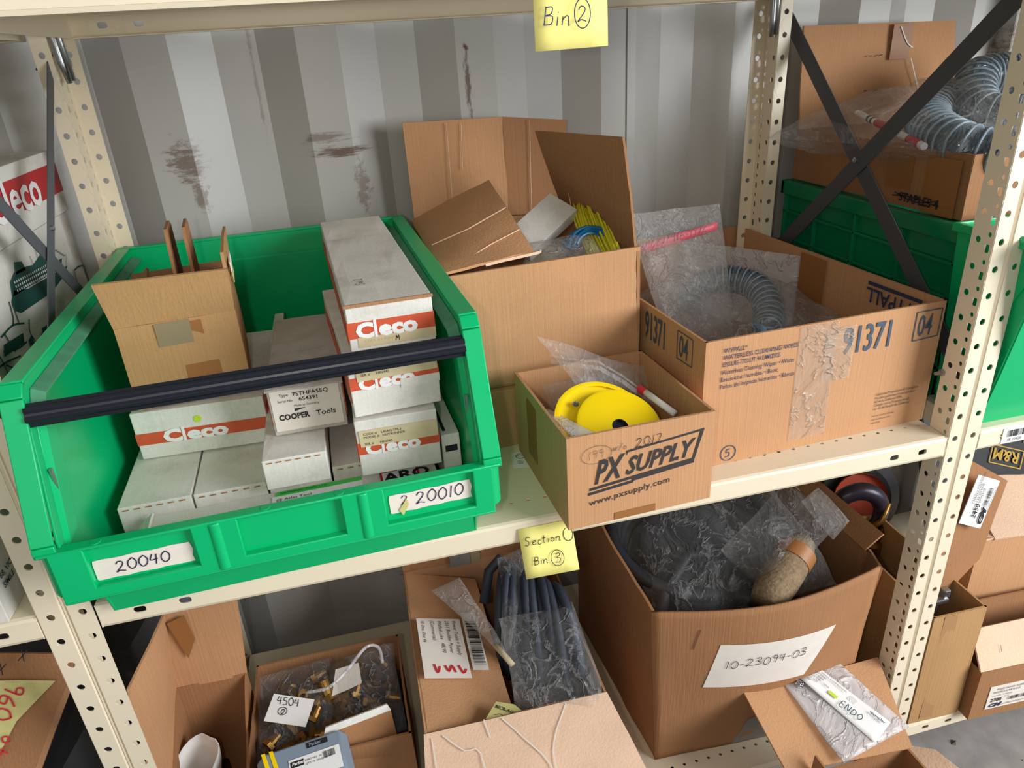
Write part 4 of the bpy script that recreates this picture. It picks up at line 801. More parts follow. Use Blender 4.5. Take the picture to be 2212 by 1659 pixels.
mb.box(0, w, 0, .09, 0, .003); mb.build('tub_body', 'green', T_, bevel=.001)
mb = MB(); mb.box(-.028, w+.028, -.074, -.064, H-.01, H+.003); mb.box(-.028, -.018, -.074, .097, H-.01, H+.003); mb.box(-.028, w+.028, .093, .10, H-.01, H+.003); mb.build('rim', 'green', T_, bevel=.002)

# ------------------------------------------------------------------ left bay, middle shelf: white cartons
LB = closed('carton', 'tall white carton with dark green harbour drawings on the left shelf', (-.49, .0, .001), 0, .40, .60, .372, 'white')
g = rightface(.40)
def draw(r_, g, polys, mat, nm): 
    for p_ in polys: patch(r_, g, p_, mat, nm, .0016, .0008)
draw(LB, g, [[(.311, .318), (.293, .307), (.295, .294), (.308, .286), (.435, .279), (.509, .288), (.527, .296), (.357, .307)][::-1]], 'tealp', 'printed_hull')
draw(LB, g, [[(.311, .330), (.301, .312), (.360, .309), (.500, .300), (.515, .312), (.482, .313), (.470, .328), (.436, .337), (.401, .331), (.369, .336), (.333, .338)][::-1]], 'tealp', 'printed_decks')
draw(LB, g, [[(.344, .350), (.334, .334), (.370, .332), (.366, .345)]], 'tealp', 'printed_funnel')
for b in (.3135, .3195, .3255):
    mb = MB()
    for k in range(20):
        x = .318+k*.0075; y = b-(x-.318)*.07
        if x < .47: mb.add([g.p(x, y, .0022), g.p(x+.004, y, .0022), g.p(x+.004, y+.0032, .0022), g.p(x, y+.0032, .0022)], [(0, 1, 2, 3)])
    tag(mb.build('printed_windows', 'paper', LB, recalc=False), kind='stuff')
strokes(LB, g, [[(.424, .333), (.424, .352)], [(.44, .335), (.445, .358)], [(.462, .330), (.49, .350)], [(.482, .312), (.50, .340)], [(.536, .314), (.524, .297)], [(.40, .332), (.398, .345)], [(.50, .33), (.53, .312)]], .0014, 'tealp', .002, 'printed_rigging')
strokes(LB, g, [[(.553, .282), (.575, .282), (.60, .275), (.603, .25)], [(.545, .262), (.55, .284)], [(.229, .279), (.27, .281), (.305, .272)], [(.292, .249), (.259, .251), (.22, .262)], [(.29, .228), (.25, .224), (.213, .246)], [(.324, .272), (.311, .256), (.316, .236), (.282, .21)], [(.338, .239), (.38, .245), (.425, .235), (.43, .21)], [(.345, .235), (.35, .20)], [(.20, .28), (.21, .24), (.20, .20)], [(.24, .28), (.25, .25)], [(.27, .28), (.28, .29), (.285, .31)], [(.29, .278), (.292, .305)], [(.36, .20), (.42, .21)], [(.16, .24), (.20, .25), (.26, .24)], [(.18, .18), (.25, .19), (.31, .18)], [(.22, .16), (.23, .20)], [(.27, .15), (.28, .19)], [(.14, .22), (.15, .16), (.25, .15)]], .0026, 'tealp', .002, 'printed_rig')
draw(LB, g, [[(.22, .255), (.285, .250), (.292, .262), (.23, .268)], [(.20, .205), (.245, .205), (.25, .222), (.21, .228)], [(.295, .215), (.312, .222), (.315, .250), (.30, .248)], [(.35, .238), (.415, .230), (.415, .238), (.355, .247)], [(.17, .165), (.21, .165), (.21, .185), (.17, .185)]], 'tealp', 'printed_rig_deck')
for i, s in enumerate(('LTD', 'T', '68, VICTORIA', 'SIMILE 68421')): text(LB, g, s, .016, .078-i*.0135, .009 if i < 1 else .0075, 'tealp', bold=.02, h=.002)
LT = closed('carton', 'white carton with a red logo band lying on the tall left carton', (-.485, .20, .3755), 0, .40, .405, .098, 'white'); g = rightface(.40)
rect(LT, g, .005, .405, .032, .078, 'red', 'printed_band', .0012, .0008); text(LT, g, 'Cleco', .105, .030, .052, 'paper', bold=.022, h=.002, wide=1.12)
q = closed('carton', 'white carton with a red band in front on the left shelf carton', (-.49, .02, .3755), 0, .385, .165, .085, 'white'); rect(q, rightface(.385), .0, .165, .03, .07, 'red', 'printed_band', .0012, .0008)
# ------------------------------------------------------------------ lower shelf, main bay
Z0 = LZ+.001
TB = carton('open_carton', 'tall open brown carton at the left end of the lower shelf', (-.054, .045, Z0), 0, .124, .235, .24, 'card_dark', amp=.002, top={'fl': .12, 'fr': .12, 'bl': .24, 'br': .24})
flap(TB, [(.0, .232, .235), (.124, .232, .235), (.144, .235, .420), (.020, .235, .405)], 'card', amp=.002, n=10, label='tall back flap'); flap(TB, [(-.002, .235, .24), (-.002, .02, .13), (-.012, .10, .385), (.020, .235, .405)], 'card', amp=.002)
g = Face((.015, .2285, .235), (1, 0, 0), (0, 0, 1)); patch(TB, g, [(.01, .155), (.04, .165), (.045, .11), (.025, .07)], 'tape', 'tape', .002, .001)
r = wthing('paper_cup', 'crumpled white paper wrapper standing at the lower left', 'paper', (.035, .12, -.6)); mb = MB(); n = 22; rings = []
for j in range(7):
    for k in range(n):
        a = 2*math.pi*k/n; R = (.020+.018*j/6)*(1+.16*noise.noise(V((math.cos(a)*1.5, math.sin(a)*1.5, j*.4)))); rings.append((-.018+R*math.cos(a)*1.0, .165+R*math.sin(a)*1.3, -.60+.115*j/6+(.012*math.cos(a-.8)+.006*noise.noise(V((a, 0, 3))) if j == 6 else 0)))
mb.add(rings, [(j*n+k, j*n+(k+1) % n, (j+1)*n+(k+1) % n, (j+1)*n+k) for j in range(6) for k in range(n)]); mb.build('wrapper', 'paper', r, smooth=True, solid=.0015)
FB = carton('open_carton', 'open brown carton of bagged brass fittings on the lower shelf', (.076, .095, Z0), .0, .270, .235, .200, 'card_dark', amp=.0015)
def fitting(loc, rot, s, label, first=[None]):
    if first[0] is None:
        r = thing('pipe_fitting', label, 'fitting', loc); mb = MB(); mb.lathe([(.0035, .0), (.008, 0), (.008, .008), (.0035, .008)], (0, 0, 0), (0, 0, 1), 14); mb.lathe([(.0035, .008), (.0065, .008), (.0065, .016), (.0035, .016)], (0, 0, 0), (0, 0, 1), 14); mb.build('barb', 'brass', r)
        mb = MB(); mb.lathe([(.004, -.006), (.0105, -.006), (.0105, .0), (.004, .0)], (0, 0, 0), (0, 0, 1), 6); mb.build('hex_nut', 'brass', r); first[0] = r
    else:
        s0 = first[0]; r = s0.copy(); COL.objects.link(r)
        for ch in list(s0.children): c = ch.copy(); COL.objects.link(c); c.parent = r
        r['label'] = label
    r.location = loc; r.rotation_euler = rot; r.scale = (s, s, s); r['group'] = 'brass fittings in the %s clear bag' % ('left' if loc[0] < .21 else 'right'); return r
rnd = random.Random(12)
for k in range(64):
    x = rnd.uniform(.10, .32); y = rnd.uniform(.12, .30); z = LZ+.140+rnd.uniform(0, .035)+.02*math.sin((x-.08)*14)
    fitting((x, y, z), (rnd.uniform(0, 3), rnd.uniform(0, 3), rnd.uniform(0, 3)), rnd.uniform(.9, 1.7), 'small brass hose fitting inside the %s clear bag of the fittings carton' % ('left' if x < .21 else 'right'))
mb = MB(); mb.box(.085, .338, .103, .322, LZ+.006, LZ+.105); r = wthing('packing', 'dark packing filling the fittings carton', 'packing', (.2, .2, LZ+.01)); mb.build('filling', 'rubber', r)
r = wthing('plastic_bag', 'clear bag with a white tag at the left of the fittings carton', 'bag', (.14, .22, -.5)); pillow(r, (.150, .235, LZ+.170), (.070, .0, 0), (0, .082, .020), (0, -.3, 1), .035, 'film', 51, .016)
g = Face((.105, .195, LZ+.215), (.9, -.35, -.1), (.35, .8, .3)); r2 = wthing('paper_tag', 'white tag marked 4504 in the clear bag', 'tag', (.15, .2, LZ+.21)); rect(r2, g, 0, .075, -.012, .035, 'paper', 'paper', .001, .001); hand(r2, g, '4504', .012, .019, .013, .0013, 'ink', h=.002, slant=-.2); hand(r2, g, '0', .024, .004, .008, .0012, 'ink', h=.002, extra=[(.0265, .008, .008, .0065)])
r = wthing('plastic_bag', 'clear zip-seal bag at the right of the fittings carton', 'bag', (.28, .22, -.5)); pillow(r, (.275, .225, LZ+.175), (.062, .0, 0.01), (0, .085, .02), (0, -.3, 1), .038, 'film3', 61, .016)
mb = MB(); mb.tube([(p_.x, p_.y, LZ+.222+.018*math.sin(i_*.16)) for i_, p_ in enumerate(smooth_pts([(.175, .215), (.215, .205), (.250, .230), (.285, .275), (.308, .275), (.312, .245)], 4))], .003, 8); mb.build('zip_strip', 'filmw', r, smooth=True)
r2 = wthing('paper_tag', 'pale green tag inside the right clear bag', 'tag', (.24, .2, LZ+.21)); mb = MB(); mb.sheet([(.215, .215, LZ+.200), (.270, .225, LZ+.205), (.268, .265, LZ+.215), (.225, .262, LZ+.215)], .001, 6, 6, amp=.003); mb.build('paper', 'labelp', r2)
for i, (x, y) in enumerate(((.085+.02, .125), (.325, .12), (.125, .11))):
    r = wthing('hose_coupling', ('steel coupling lying low in the near left corner of the fittings carton', 'brass-tipped coupling in the right corner of the fittings carton', 'small steel coupling by the grey-blue packet')[i], 'coupling', (x, y, LZ+.11)); mb = MB(); mb.lathe([(.005, 0), (.014, 0), (.014, .014), (.011, .016), (.011, .026), (.005, .026)], (x, y, LZ+.11+.01*i), (.3, -.5, .8), 18); mb.build('body', 'steel' if i != 1 else 'brass', r, smooth='auto')
PK = thing('packet_box', 'grey-blue packet with yellow stripes and a white part label', 'packet', (.105, .020, LZ+.190), rot=(.25, .05, .16))
mb = MB(); mb.prism([(0, 0, 0), (.015, 0, .022), (.135, 0, .022), (.150, 0, 0)], (0, .085, 0)); mb.build('packet_body', 'greyblue', PK, bevel=.004, smooth='auto')
g = Face((.015, .0, .0222), (1, 0, 0), (0, 1, 0)); 
for a in (.008, .020): patch(PK, g, [(a, 0), (a+.008, 0), (a-.006, .085), (a-.014+.002, .085)], 'yellow', 'yellow_stripe', .0008, .0006)
rect(PK, g, .035, .116, .022, .060, 'paper', 'paper_label', .0010, .0006); rect(PK, g, .037, .058, .046, .056, 'ink', 'logo_plate', .0014, .0004); text(PK, g, 'Parker', .039, .049, .005, 'paper', bold=.03, shear=.3, h=.002); rect(PK, g, .066, .100, .070, .079, 'ink', 'logo_plate', .0010, .0004); text(PK, g, 'Parker', .070, .072, .005, 'greyblue', bold=.03, h=.0016)
barcode(PK, g, .088, .108, .045, .056, h=.0016); 
for i in range(5): text(PK, g, ('PART NO  16', 'QTY 10  HOSE NPTF', 'LOC  7', '2 FEMALE', 'REV 04 07')[i], .060 if i < 2 else .040, .050-i*.0058, .0032, 'inkg', h=.0016)
SB = thing('torn_carton', 'small crumpled brown carton behind the grey-blue packet', 'box', (.085, .080, LZ+.150), rot=(.2, 0, .05)); mb = MB(); mb.sheet([(.12, -.03, 0), (.24, .0, .0), (.235, .06, .055), (.115, .045, .060)], .004, 10, 8, amp=.006, seed=3); mb.build('side_panel', 'card_dark', SB, smooth='auto')
flap(SB, [(0, -.01, .01), (.065, .0, .01), (.062, .015, .065), (.0, .012, .060)], 'card'); flap(SB, [(.12, .045, .060), (.235, .06, .055), (.23, .066, .066), (.125, .052, .070)], 'white')

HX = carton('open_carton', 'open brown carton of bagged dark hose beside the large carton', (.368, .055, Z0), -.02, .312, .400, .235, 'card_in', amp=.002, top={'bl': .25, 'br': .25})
flap(HX, [(-.002, .0, .236), (.312, .0, .236), (.345, -.160, .168), (-.02, -.165, .166)], 'card_pink', amp=.003, label='pale front flap folded down', n=14)  # paler board colour stands in for light falling on this upturned flap
strokes(HX, Face((-.002, 0, .238), (1, 0, 0), (0, .94, .37)), [[(.03, -.01), (.06, -.04), (.085, -.05), (.09, -.15)], [(.13, -.005), (.16, -.045), (.19, -.09), (.195, -.15)], [(.24, -.005), (.215, -.04), (.20, -.07), (.198, -.10)], [(.10, -.0), (.105, -.03)], [(.012, -.01), (.014, -.15)]], .0022, 'labelp', .0042, 'crease')
flap(HX, [(.0, .398, .245), (.312, .398, .245), (.325, .405, .42), (-.002, .405, .42)], 'card_dark', amp=.003, label='raised back flap'); g = Face((0, .392, .245), (1, 0, 0), (0, 0, 1)); rect(HX, g, .10, .155, .0, .14, 'tapegrey', 'tape', .002, .001); rect(HX, g, .145, .165, .0, .14, 'tapeg', 'tape', .003, .001)
fl_ = flap(HX, [(.0, .0, .236), (.155, .015, .190), (.150, .385, .205), (.0, .397, .250)], 'card', amp=.002, label='left flap folded inward', n=10)
a0, a1, a2 = V((.0, .0, .238)), V((.155, .015, .192)), V((.0, .397, .252)); g = Face(a0+V((0, 0, .002)), (0, -1, -.035), (1, .1, -.297))   # reading direction towards the viewer
g = Face((0.004, .285, .254), (.03, -.97, -.036), (.955, .02, -.28))
rect(HX, Face((.012, .105, .246), (.955, 0, -.275), (0, 1, .036)), 0, .086, .0, .145, 'labelp', 'paper_label', .003, .001)
gl = Face((.012, .250, .2505), (0, -1, -.036), (.955, 0, -.275)); 
for i, s in enumerate(('Power Tools + Supply', '2551 Boulder Power', 'Walled Lake   48390', '(Commerce)', '')): text(HX, gl, s, .006, .070-i*.0145, .0068, 'inkg', shear=.25, h=.0048)
text(HX, gl, '15 One, Dist 46', .006, .008, .0060, 'inkg', shear=.25, h=.0048); strokes(HX, gl, [[(.115, .02), (.135, .025), (.12, .03)], [(.118, .04), (.132, .046), (.118, .052), (.134, .058)], [(.118, .065), (.136, .072), (.126, .078)]], .004, 'redpen', .0052, 'red_marker')
rect(HX, Face((.100, .155, .2205), (.955, 0, -.275), (0, 1, .036)), 0, .030, -.03, .115, 'labelp', 'barcode_label', .003, .001); barcode(HX, Face((.104, .14, .2195), (.955, 0, -.275), (0, 1, .036)), 0, .022, -.005, .105, vert=True, h=.005)
hb = wthing('hose_coil', 'thick coil of blue-black hose standing in the hose carton', 'hose', (.58, .25, -.6))
for k in range(11):
    mb = MB(); rr_ = .085+.006*(k % 3); cx, cy, cz = .560+.009*k, .30-.010*k, -.455+.006*math.sin(k*2.1); u_ = V((.72, .69, 0)) if k % 2 else V((.62, .78, 0)); u_ = V((-.35+.04*k, -.95, 0)).normalized()
    mb.tube([(cx+u_.x*rr_*math.cos(t*math.pi/20), cy+u_.y*rr_*math.cos(t*math.pi/20), cz+rr_*1.35*math.sin(t*math.pi/20)) for t in range(-4, 25)], .0085, 9); mb.build('loop', 'hose', hb, smooth=True)
mb = MB(); mb.tube([(.52, .30, -.40), (.54, .33, -.35), (.57, .34, -.33)], .010, 9); mb.build('hose_end', 'hose', hb, smooth=True)
r = wthing('plastic_bag', 'clear bag tied with a tan tie over the coiled blue-black hose', 'bag', (.55, .15, -.45))
pillow(r, (.600, .115, -.405), (.070, -.01, .012), (-.005, .075, .062), (-.2, -.6, .7), .035, 'film', 71, .016, n=30)
pillow(r, (.490, .240, -.375), (.018, .0, .006), (-.042, .065, .036), (-.2, -.4, .8), .014, 'film2', 76, .010, pinch=lambda v: .9+.6*v)
pillow(r, (.560, .24, -.350), (.022, .0, .006), (.030, .085, .040), (-.2, -.4, .8), .012, 'film', 78, .010, pinch=lambda v: .9+.5*v)
mb = MB(); mb.tube([(.517, .180, -.394), (.528, .160, -.402), (.538, .140, -.408)], .0055, 8); o = mb.build('tie', 'buff', r, smooth=True)
r = wthing('paper_tag', 'folded cream tag in front of the bagged hose', 'tag', (.49, .04, -.44)); g = Face((.470, .060, -.428), (.78, -.60, -.05), (.62, .74, .0)); patch(r, g, [(0, 0), (.055, 0), (.058, .035), (.03, .045), (0, .038)], 'oldnote', 'paper', .001, .001); text(r, g, 'BICR-AGG', .004, .026, .006, 'ink', bold=.02, h=.002); strokes(r, g, [[(.01, .012), (.02, .018), (.03, .010), (.04, .016)]], .001, 'ink', .002)

BG = wthing('open_carton', 'large open brown carton marked 10-23094-03 on the lower shelf', 'box', (.97, .25, Z0)); zt = -.282
class Surf:
    def __init__(q, c, bulge): q.c = [V(p) for p in c]; q.b = bulge; q.u = (q.c[1]-q.c[0]).normalized(); q.v = (q.c[3]-q.c[0]).normalized(); q.n = q.u.cross(q.v).normalized(); q.w = (q.c[1]-q.c[0]).length; q.h = (q.c[3]-q.c[0]).length
    def p(q, a, b, h=.001):
        u, v = a/q.w, b/q.h; c = q.c
        return c[0]*(1-u)*(1-v)+c[1]*u*(1-v)+c[2]*u*v+c[3]*(1-u)*v+q.n*(q.b*math.sin(math.pi*u)*math.sin(math.pi*v*.6)+h)
bf = Surf([(.785, .072, Z0), (1.165, .050, Z0), (1.172, .030, -.262), (.768, .072, -.288)], .040)
def surf_sheet(parent, sf, pts, mat, name, h, n=12):
    mb = MB(); g = []; (a0, b0), (a1, b1), (a2, b2), (a3, b3) = pts
    for j in range(n+1):
        for i in range(n+1):
            u, v = i/n, j/n; g.append(sf.p(a0*(1-u)*(1-v)+a1*u*(1-v)+a2*u*v+a3*(1-u)*v, b0*(1-u)*(1-v)+b1*u*(1-v)+b2*u*v+b3*(1-u)*v, h))
    w = n+1; mb.add(g, [(j*w+i, j*w+i+1, (j+1)*w+i+1, (j+1)*w+i) for j in range(n) for i in range(n)]); return mb
mb = surf_sheet(BG, bf, [(0, 0), (bf.w, 0), (bf.w, bf.h), (0, bf.h)], 'card', 'front_panel', 0, 26)
for q in mb.v: q += V((0, .0018*noise.noise(q*11)+.0008*noise.noise(q*40), 0))
mb.build('front_panel', 'card_dark', BG, smooth=True, solid=.005)
P = [(1.205, .10), (1.205, .455), (.765, .455), (.768, .072)]; zc = (-.29, -.29, -.27, -.288); nm = ('side_panel', 'back_panel', 'side_panel')
for i in range(3):
    a, b = P[i], P[i+1]; mb = MB(); mb.sheet([(a[0], a[1], Z0), (b[0]+(.017 if i == 2 else 0), b[1], Z0), (b[0], b[1], zc[i+1]), (a[0], a[1], zc[i])], .005, 12, 12, amp=.003, bulge=.002); mb.build(nm[i], 'card_dark', BG, smooth='auto')
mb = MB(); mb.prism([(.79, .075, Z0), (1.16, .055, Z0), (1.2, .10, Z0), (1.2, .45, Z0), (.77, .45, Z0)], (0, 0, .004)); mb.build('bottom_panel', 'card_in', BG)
flap(BG, [(1.203, .10, -.29), (1.205, .45, -.285), (1.235, .44, -.262), (1.238, .10, -.262)], 'card_dark', amp=.002); flap(BG, [(1.174, .032, -.268), (1.205, .10, -.285), (1.195, .10, -.60), (1.163, .055, -.60)], 'card_dark', amp=.003)
k_ = bf.h/.3725
surf_sheet(BG, bf, [(.080, .196), (.262, .184), (.306, .286), (.103, .300)], 'labelp', 'paper_label', .0036).build('paper_label', 'labelp', BG, smooth=True)
hand(BG, bf, '10-23094-03', .112, .244, .0175, .0013, 'ink', h=.0052, slant=.12, jit=.12)
strokes(BG, bf, [[(.062, .290), (.064, .302), (.072, .335)]], .0022, 'rust', .0036, 'stain')
surf_sheet(BG, bf, [(.155, .003), (.285, .003), (.29, .10), (.175, .085)], 'tapegrey', 'tape', .0036).build('tape', 'tapegrey', BG, smooth=True)
hc = wthing('hose_coil', 'large coil of black hose bagged in the carton marked 10-23094-03', 'hose', (.95, .24, -.5))
for k in range(7):
    R = .150-.006*k; z = -.30-.020*k; mb = MB(); tl = .35
    mb.tube([(.945+R*1.10*math.cos(t*math.pi/20), .262+R*.98*math.sin(t*math.pi/20), z+.45*R*math.sin(t*math.pi/20)*tl*1.4) for t in range(41)], .0125, 10, cap=False); mb.build('loop', 'rubber', hc, smooth=True)
mb = MB(); mb.lathe([(0, .0), (.085, .0), (.105, -.012), (.105, -.05)], (.945, .262, -.335), (0, -.42, .9), 32); mb.build('coil_core', 'rubber', hc, smooth='auto'); mb = MB(); mb.box(.925, .955, .392, .410, -.26, -.225); mb.build('strap', 'black', hc)
mb = MB(); mb.tube([(.80, .12, -.42), (.83, .15, -.33), (.90, .20, -.30), (1.0, .20, -.32)], .012, 10); mb.tube([(1.04, .10, -.36), (.98, .08, -.33), (.93, .12, -.33)], .015, 10); mb.build('hose_end', 'rubber', hc, smooth=True)
r = wthing('wrapped_coupling', 'tan fibre-wrapped coupling in the bagged black hose', 'coupling', (1.03, .09, -.3)); mb = MB(); a, b = V((.965, .045, -.300)), V((1.085, .120, -.252)); mb.tube([a.lerp(b, t/6) for t in range(7)], lambda i: (.026, .032, .034, .034, .033, .030, .020)[i], 16); mb.build('wrap', 'brush', r, smooth=True); mb = MB(); mb.tube([a.lerp(b, .64), a.lerp(b, .82)], .0345, 20); mb.build('tape_band', 'tape', r, smooth='auto')
r = wthing('plastic_bag', 'large clear bag wrapped round the coiled black hose', 'bag', (.97, .24, -.42)); pillow(r, (.965, .250, -.305), (.170, -.005, .012), (-.01, .165, .045), (.05, -.35, 1), .062, 'film', 81, .022, n=40, sc=9)
pillow(r, (1.050, .142, -.255), (.090, .045, .024), (-.026, .052, .018), (.1, -.6, .7), .042, 'film', 84, .012, n=30); pillow(r, (1.145, .150, -.225), (.026, .012, .004), (-.012, .032, .020), (.1, -.6, .7), .008, 'film2', 86, .008, n=16)

# crane hook and black box behind
r = wthing('chain_block', 'dark hook block with a red-orange patch behind the large carton', 'hoist', (1.33, .40, -.6))
mb = MB(); mb.box(1.30, 1.52, .30, .50, LZ+.002, -.50); mb.build('housing', 'blackm', r, bevel=.02); mb = MB(); mb.lathe([(0, .0), (.085, 0), (.105, .02), (.105, .07), (.08, .09), (0, .09)], (1.45, .47, -.44), (-.3, -.85, .3), 28); mb.build('drum', 'blackm', r, smooth='auto'); mb = MB(); mb.lathe([(0, .0), (.055, 0), (.060, -.006), (.060, -.012)], (1.425, .382, -.405), (.3, .85, -.3), 24); mb.build('orange_cover', 'redor', r)
r = wthing('crane_hook', 'dark steel crane hook with a brass latch behind the large carton', 'hook', (1.35, .30, -.45)); mb = MB(); pts = []
for t in range(22):
    a = -1.2+t*.245; pts.append((1.350+.052*math.cos(a), .300-.012*math.cos(a), -.375+.056*math.sin(a)))
mb.tube(pts, lambda i: .010+.009*math.sin(math.pi*i/21), 12); mb.build('hook', 'hookm', r, smooth=True); mb = MB(); mb.tube([(1.365, .275, -.405), (1.392, .27, -.385), (1.405, .275, -.345)], .006, 8); mb.tube([(1.34, .27, -.425), (1.36, .262, -.440), (1.39, .27, -.430), (1.405, .275, -.405)], .007, 8); mb.build('latch', 'brass', r, smooth=True)
mb = MB(); mb.lathe([(0, 0), (.016, 0), (.020, .008), (.020, .03), (.012, .036), (0, .036)], (1.375, .268, -.468), (0, 0, 1), 14); mb.build('swivel', 'brass', r, smooth='auto')
r = wthing('equipment_tray', 'grey metal tray under the hook block', 'tray', (1.40, .25, -.6)); mb = MB(); mb.box(1.275, 1.46, .20, .29, Z0, -.50); mb.build('tray_body', 'brace', r, bevel=.004)

# ------------------------------------------------------------------ right bay, lower shelf
KB = carton('open_carton', 'tall open kraft carton just right of the right upright', (1.286, .002, Z0), -.03, .110, .30, .272, 'card_yel', amp=.001)
rect(KB, front(), .022, .050, .01, .27, 'kraft_tape', 'tape', .0012, .0004)
r = wthing('steel_fixture', 'steel bracket standing inside the tall kraft carton', 'bracket', (1.31, .07, -.5)); mb = MB(); mb.box(1.300, 1.345, .050, .062, -.60, -.405); mb.box(1.30, 1.362, .046, .068, -.410, -.400); mb.box(1.352, 1.366, .05, .064, -.402, -.384); mb.build('bracket', 'zinc', r, bevel=.002); mb = MB(); mb.lathe([(0, 0), (.01, 0), (.01, .012), (0, .012)], (1.375, .09, -.42), (0, -.3, 1), 12); mb.build('knob', 'black', r)
K2 = carton('open_carton', 'low brown carton with part label 2788 at the bottom right', (1.402, -.022, Z0), -.05, .300, .11, .125, 'card_dark', amp=.0008)
flap(K2, [(.0, .002, .125), (.30, .002, .125), (.30, .052, .185), (.008, .050, .185)], 'card_pink', amp=.001); flap(K2, [(.30, .108, .10), (.0, .108, .10), (.0, .112, .19), (.3, .112, .19)], 'card_dark')
g = Face((.008, .05, .185), (1, 0, 0), (0, .5, .6)); f = front(); rect(K2, f, .030, .16, .022, .082, 'labelp', 'paper_label', .002, .0008)
for i, (s, x, b) in enumerate((('RIGID HOOK SUSPENSION', .045, .071), ('MODELS R RR B C F', .038, .063), ('C M CODE   TONNAGE', .037, .055), ('            1/8-1/2', .05, .049))): text(K2, f, s, x, b, .0048 if i < 2 else .003, 'inkg', h=.003)
text(K2, f, '2788', .037, .041, .0085, 'ink', bold=.02, h=.003); text(K2, f, 'CM', .034, .027, .009, 'inkb', bold=.05, shear=.4, wide=1.4, h=.003); barcode(K2, f, .075, .150, .038, .047, h=.003); text(K2, f, 'COLUMBUS PRODUCTS - AMHERST, NEW YORK', .062, .028, .0035, 'inkg', h=.003)
hand(K2, Face((0, .027, .155), (1, 0, 0), (0, .64, .77)), '1', .05, -.012, .014, .001, 'inkb', h=.004)
mb = MB(); mb.box(.02, .28, .06, .065, .05, .17); mb.build('divider', 'card_dark', K2)
K3 = carton('open_carton', 'open brown carton with a raised labelled flap at the right edge', (1.470, .105, Z0), -.06, .32, .16, .325, 'card', amp=.0015, top={'fl': .325, 'fr': .325, 'bl': .16, 'br': .16})
flap(K3, [(.0, .0, .325), (.32, .0, .325), (.32, .085, .335), (.02, .085, .330)], 'card_pink', amp=.002)
r = wthing('labelled_carton', 'brown carton end with part label 2450 leaning at the right edge', 'box', (1.42, .12, -.4)); q = [V((1.392, .055, -.420)), V((1.462, .085, -.305)), V((1.492, .105, -.185)), V((1.375, .115, -.120))]
mb = MB(); mb.sheet([(1.330, .06, -.45), (1.455, .085, -.36), (1.489, .10, -.198), (1.368, .10, -.118)], .005, 8, 8, amp=.002); mb.build('side_panel', 'card_dark', r, smooth='auto')
g = Face((1.377, .0885, -.238), (.30, -.0, .95), (-.93, .06, .30)); g = Face((1.424, .0935, -.279), (-.55, .03, .45), (.22, .0, .97)); u_ = V((1.393, .1, -.145))-V((1.377, .1, -.232)); v_ = V((1.377, .1, -.232))-V((1.426, .1, -.274))
g = Face((1.422, .074, -.272), (.20, .03, .98), (-.88, .02, .40)); rect(r, g, .0, .100, .0, .056, 'paper', 'paper_label', .001, .0015)
for i, s in enumerate(('C M CODE     LOOSE', '')): pass
text(r, g, '2450', .018, .026, .010, 'ink', bold=.02, h=.003); text(r, g, 'CM', .006, .006, .011, 'ink', bold=.05, shear=.4, wide=1.4, h=.003); text(r, g, 'CHAIN CONTAINER\nJ-1 LOOSTIME\nTONNAGE', .045, .042, .005, 'inkg', h=.003); barcode(r, g, .045, .085, .010, .018, h=.003); text(r, g, 'COLUMBUS MCKINNON', .034, .003, .0035, 'inkg', h=.003)
BC = wthing('equipment_case', 'black case with gold lettering leaning behind the right cartons', 'case', (1.75, .45, -.5)); c = [(1.70, .42, -.60), (2.28, .39, -.60), (2.24, .55, -.13), (1.68, .576, -.13)]
mb = MB(); mb.sheet(c, .03); mb.build('lid', 'blackm', BC, bevel=.006); e1 = V(c[1])-V(c[0]); e2 = V(c[3])-V(c[0]); nrm = e1.cross(e2).normalized()
g = Face(V(c[3])-nrm*0, e1, e2); 
r_ = g.rot(math.pi-.35, .268, -.325); text(BC, r_, 'R&M', .0, .0, .028, 'gold', bold=.02, h=.003); strokes(BC, r_, [[(-.01, -.008), (.085, -.008)], [(.085, -.008), (.085, .038)], [(.085, .038), (-.01, .038)], [(-.01, .038), (-.01, -.008)]], .003, 'gold', .003, 'printed_frame'); text(BC, r_, 'LOAD', -.008, -.054, .024, 'gold', bold=.02, h=.003)
for i in range(4): strokes(BC, g, [[(.10, -.385-.018*i), (.40, -.385-.018*i)]], .0012, 'brace', .003, 'groove')
mb = MB(); mb.lathe([(0, .004), (.007, .004), (.009, 0)], g.p(.12, -.20, .0), g.n, 14); mb.build('rivet', 'steel', BC)
r = wthing('open_carton', 'pale brown carton with ragged edges behind the labelled carton', 'box', (1.62, .10, -.4)); mb = MB(); mb.sheet([(1.50, .10, -.335), (1.76, .07, -.335), (1.80, .20, -.30), (1.53, .23, -.28)], .005, 8, 6, amp=.004); mb.build('flap', 'card_pink', r, smooth='auto')

# ------------------------------------------------------------------ front carton with the tagged bag, on the floor
EN = carton('open_carton', 'open brown carton in front with a tagged clear bag on its flap', (.985, -.30, FZ+.001), .02, .185, .19, .215, 'card_dark', amp=.002, top={'fl': .20, 'fr': .215, 'bl': .215, 'br': .215})
flap(EN, [(-.040, .20, .222), (.190, .18, .218), (.235, .33, .262), (-.045, .33, .268)], 'card', amp=.002, label='wide rear flap', n=10)
flap(EN, [(.185, .19, .215), (.185, .0, .215), (.26, -.02, .225), (.215, .16, .228)], 'card_pink', amp=.002, label='pale side flap'); flap(EN, [(.0, .0, .21), (.0, .19, .215), (.012, .20, .245), (.01, .0, .25)], 'card_dark', amp=.002)
r = wthing('zip_bag', 'clear flat bag with springs lying on the front carton flap', 'bag', (1.09, -.04, -.5)); base = Face((.975, -.105, -.528), (1, 0, 0), (0, .965, .26))
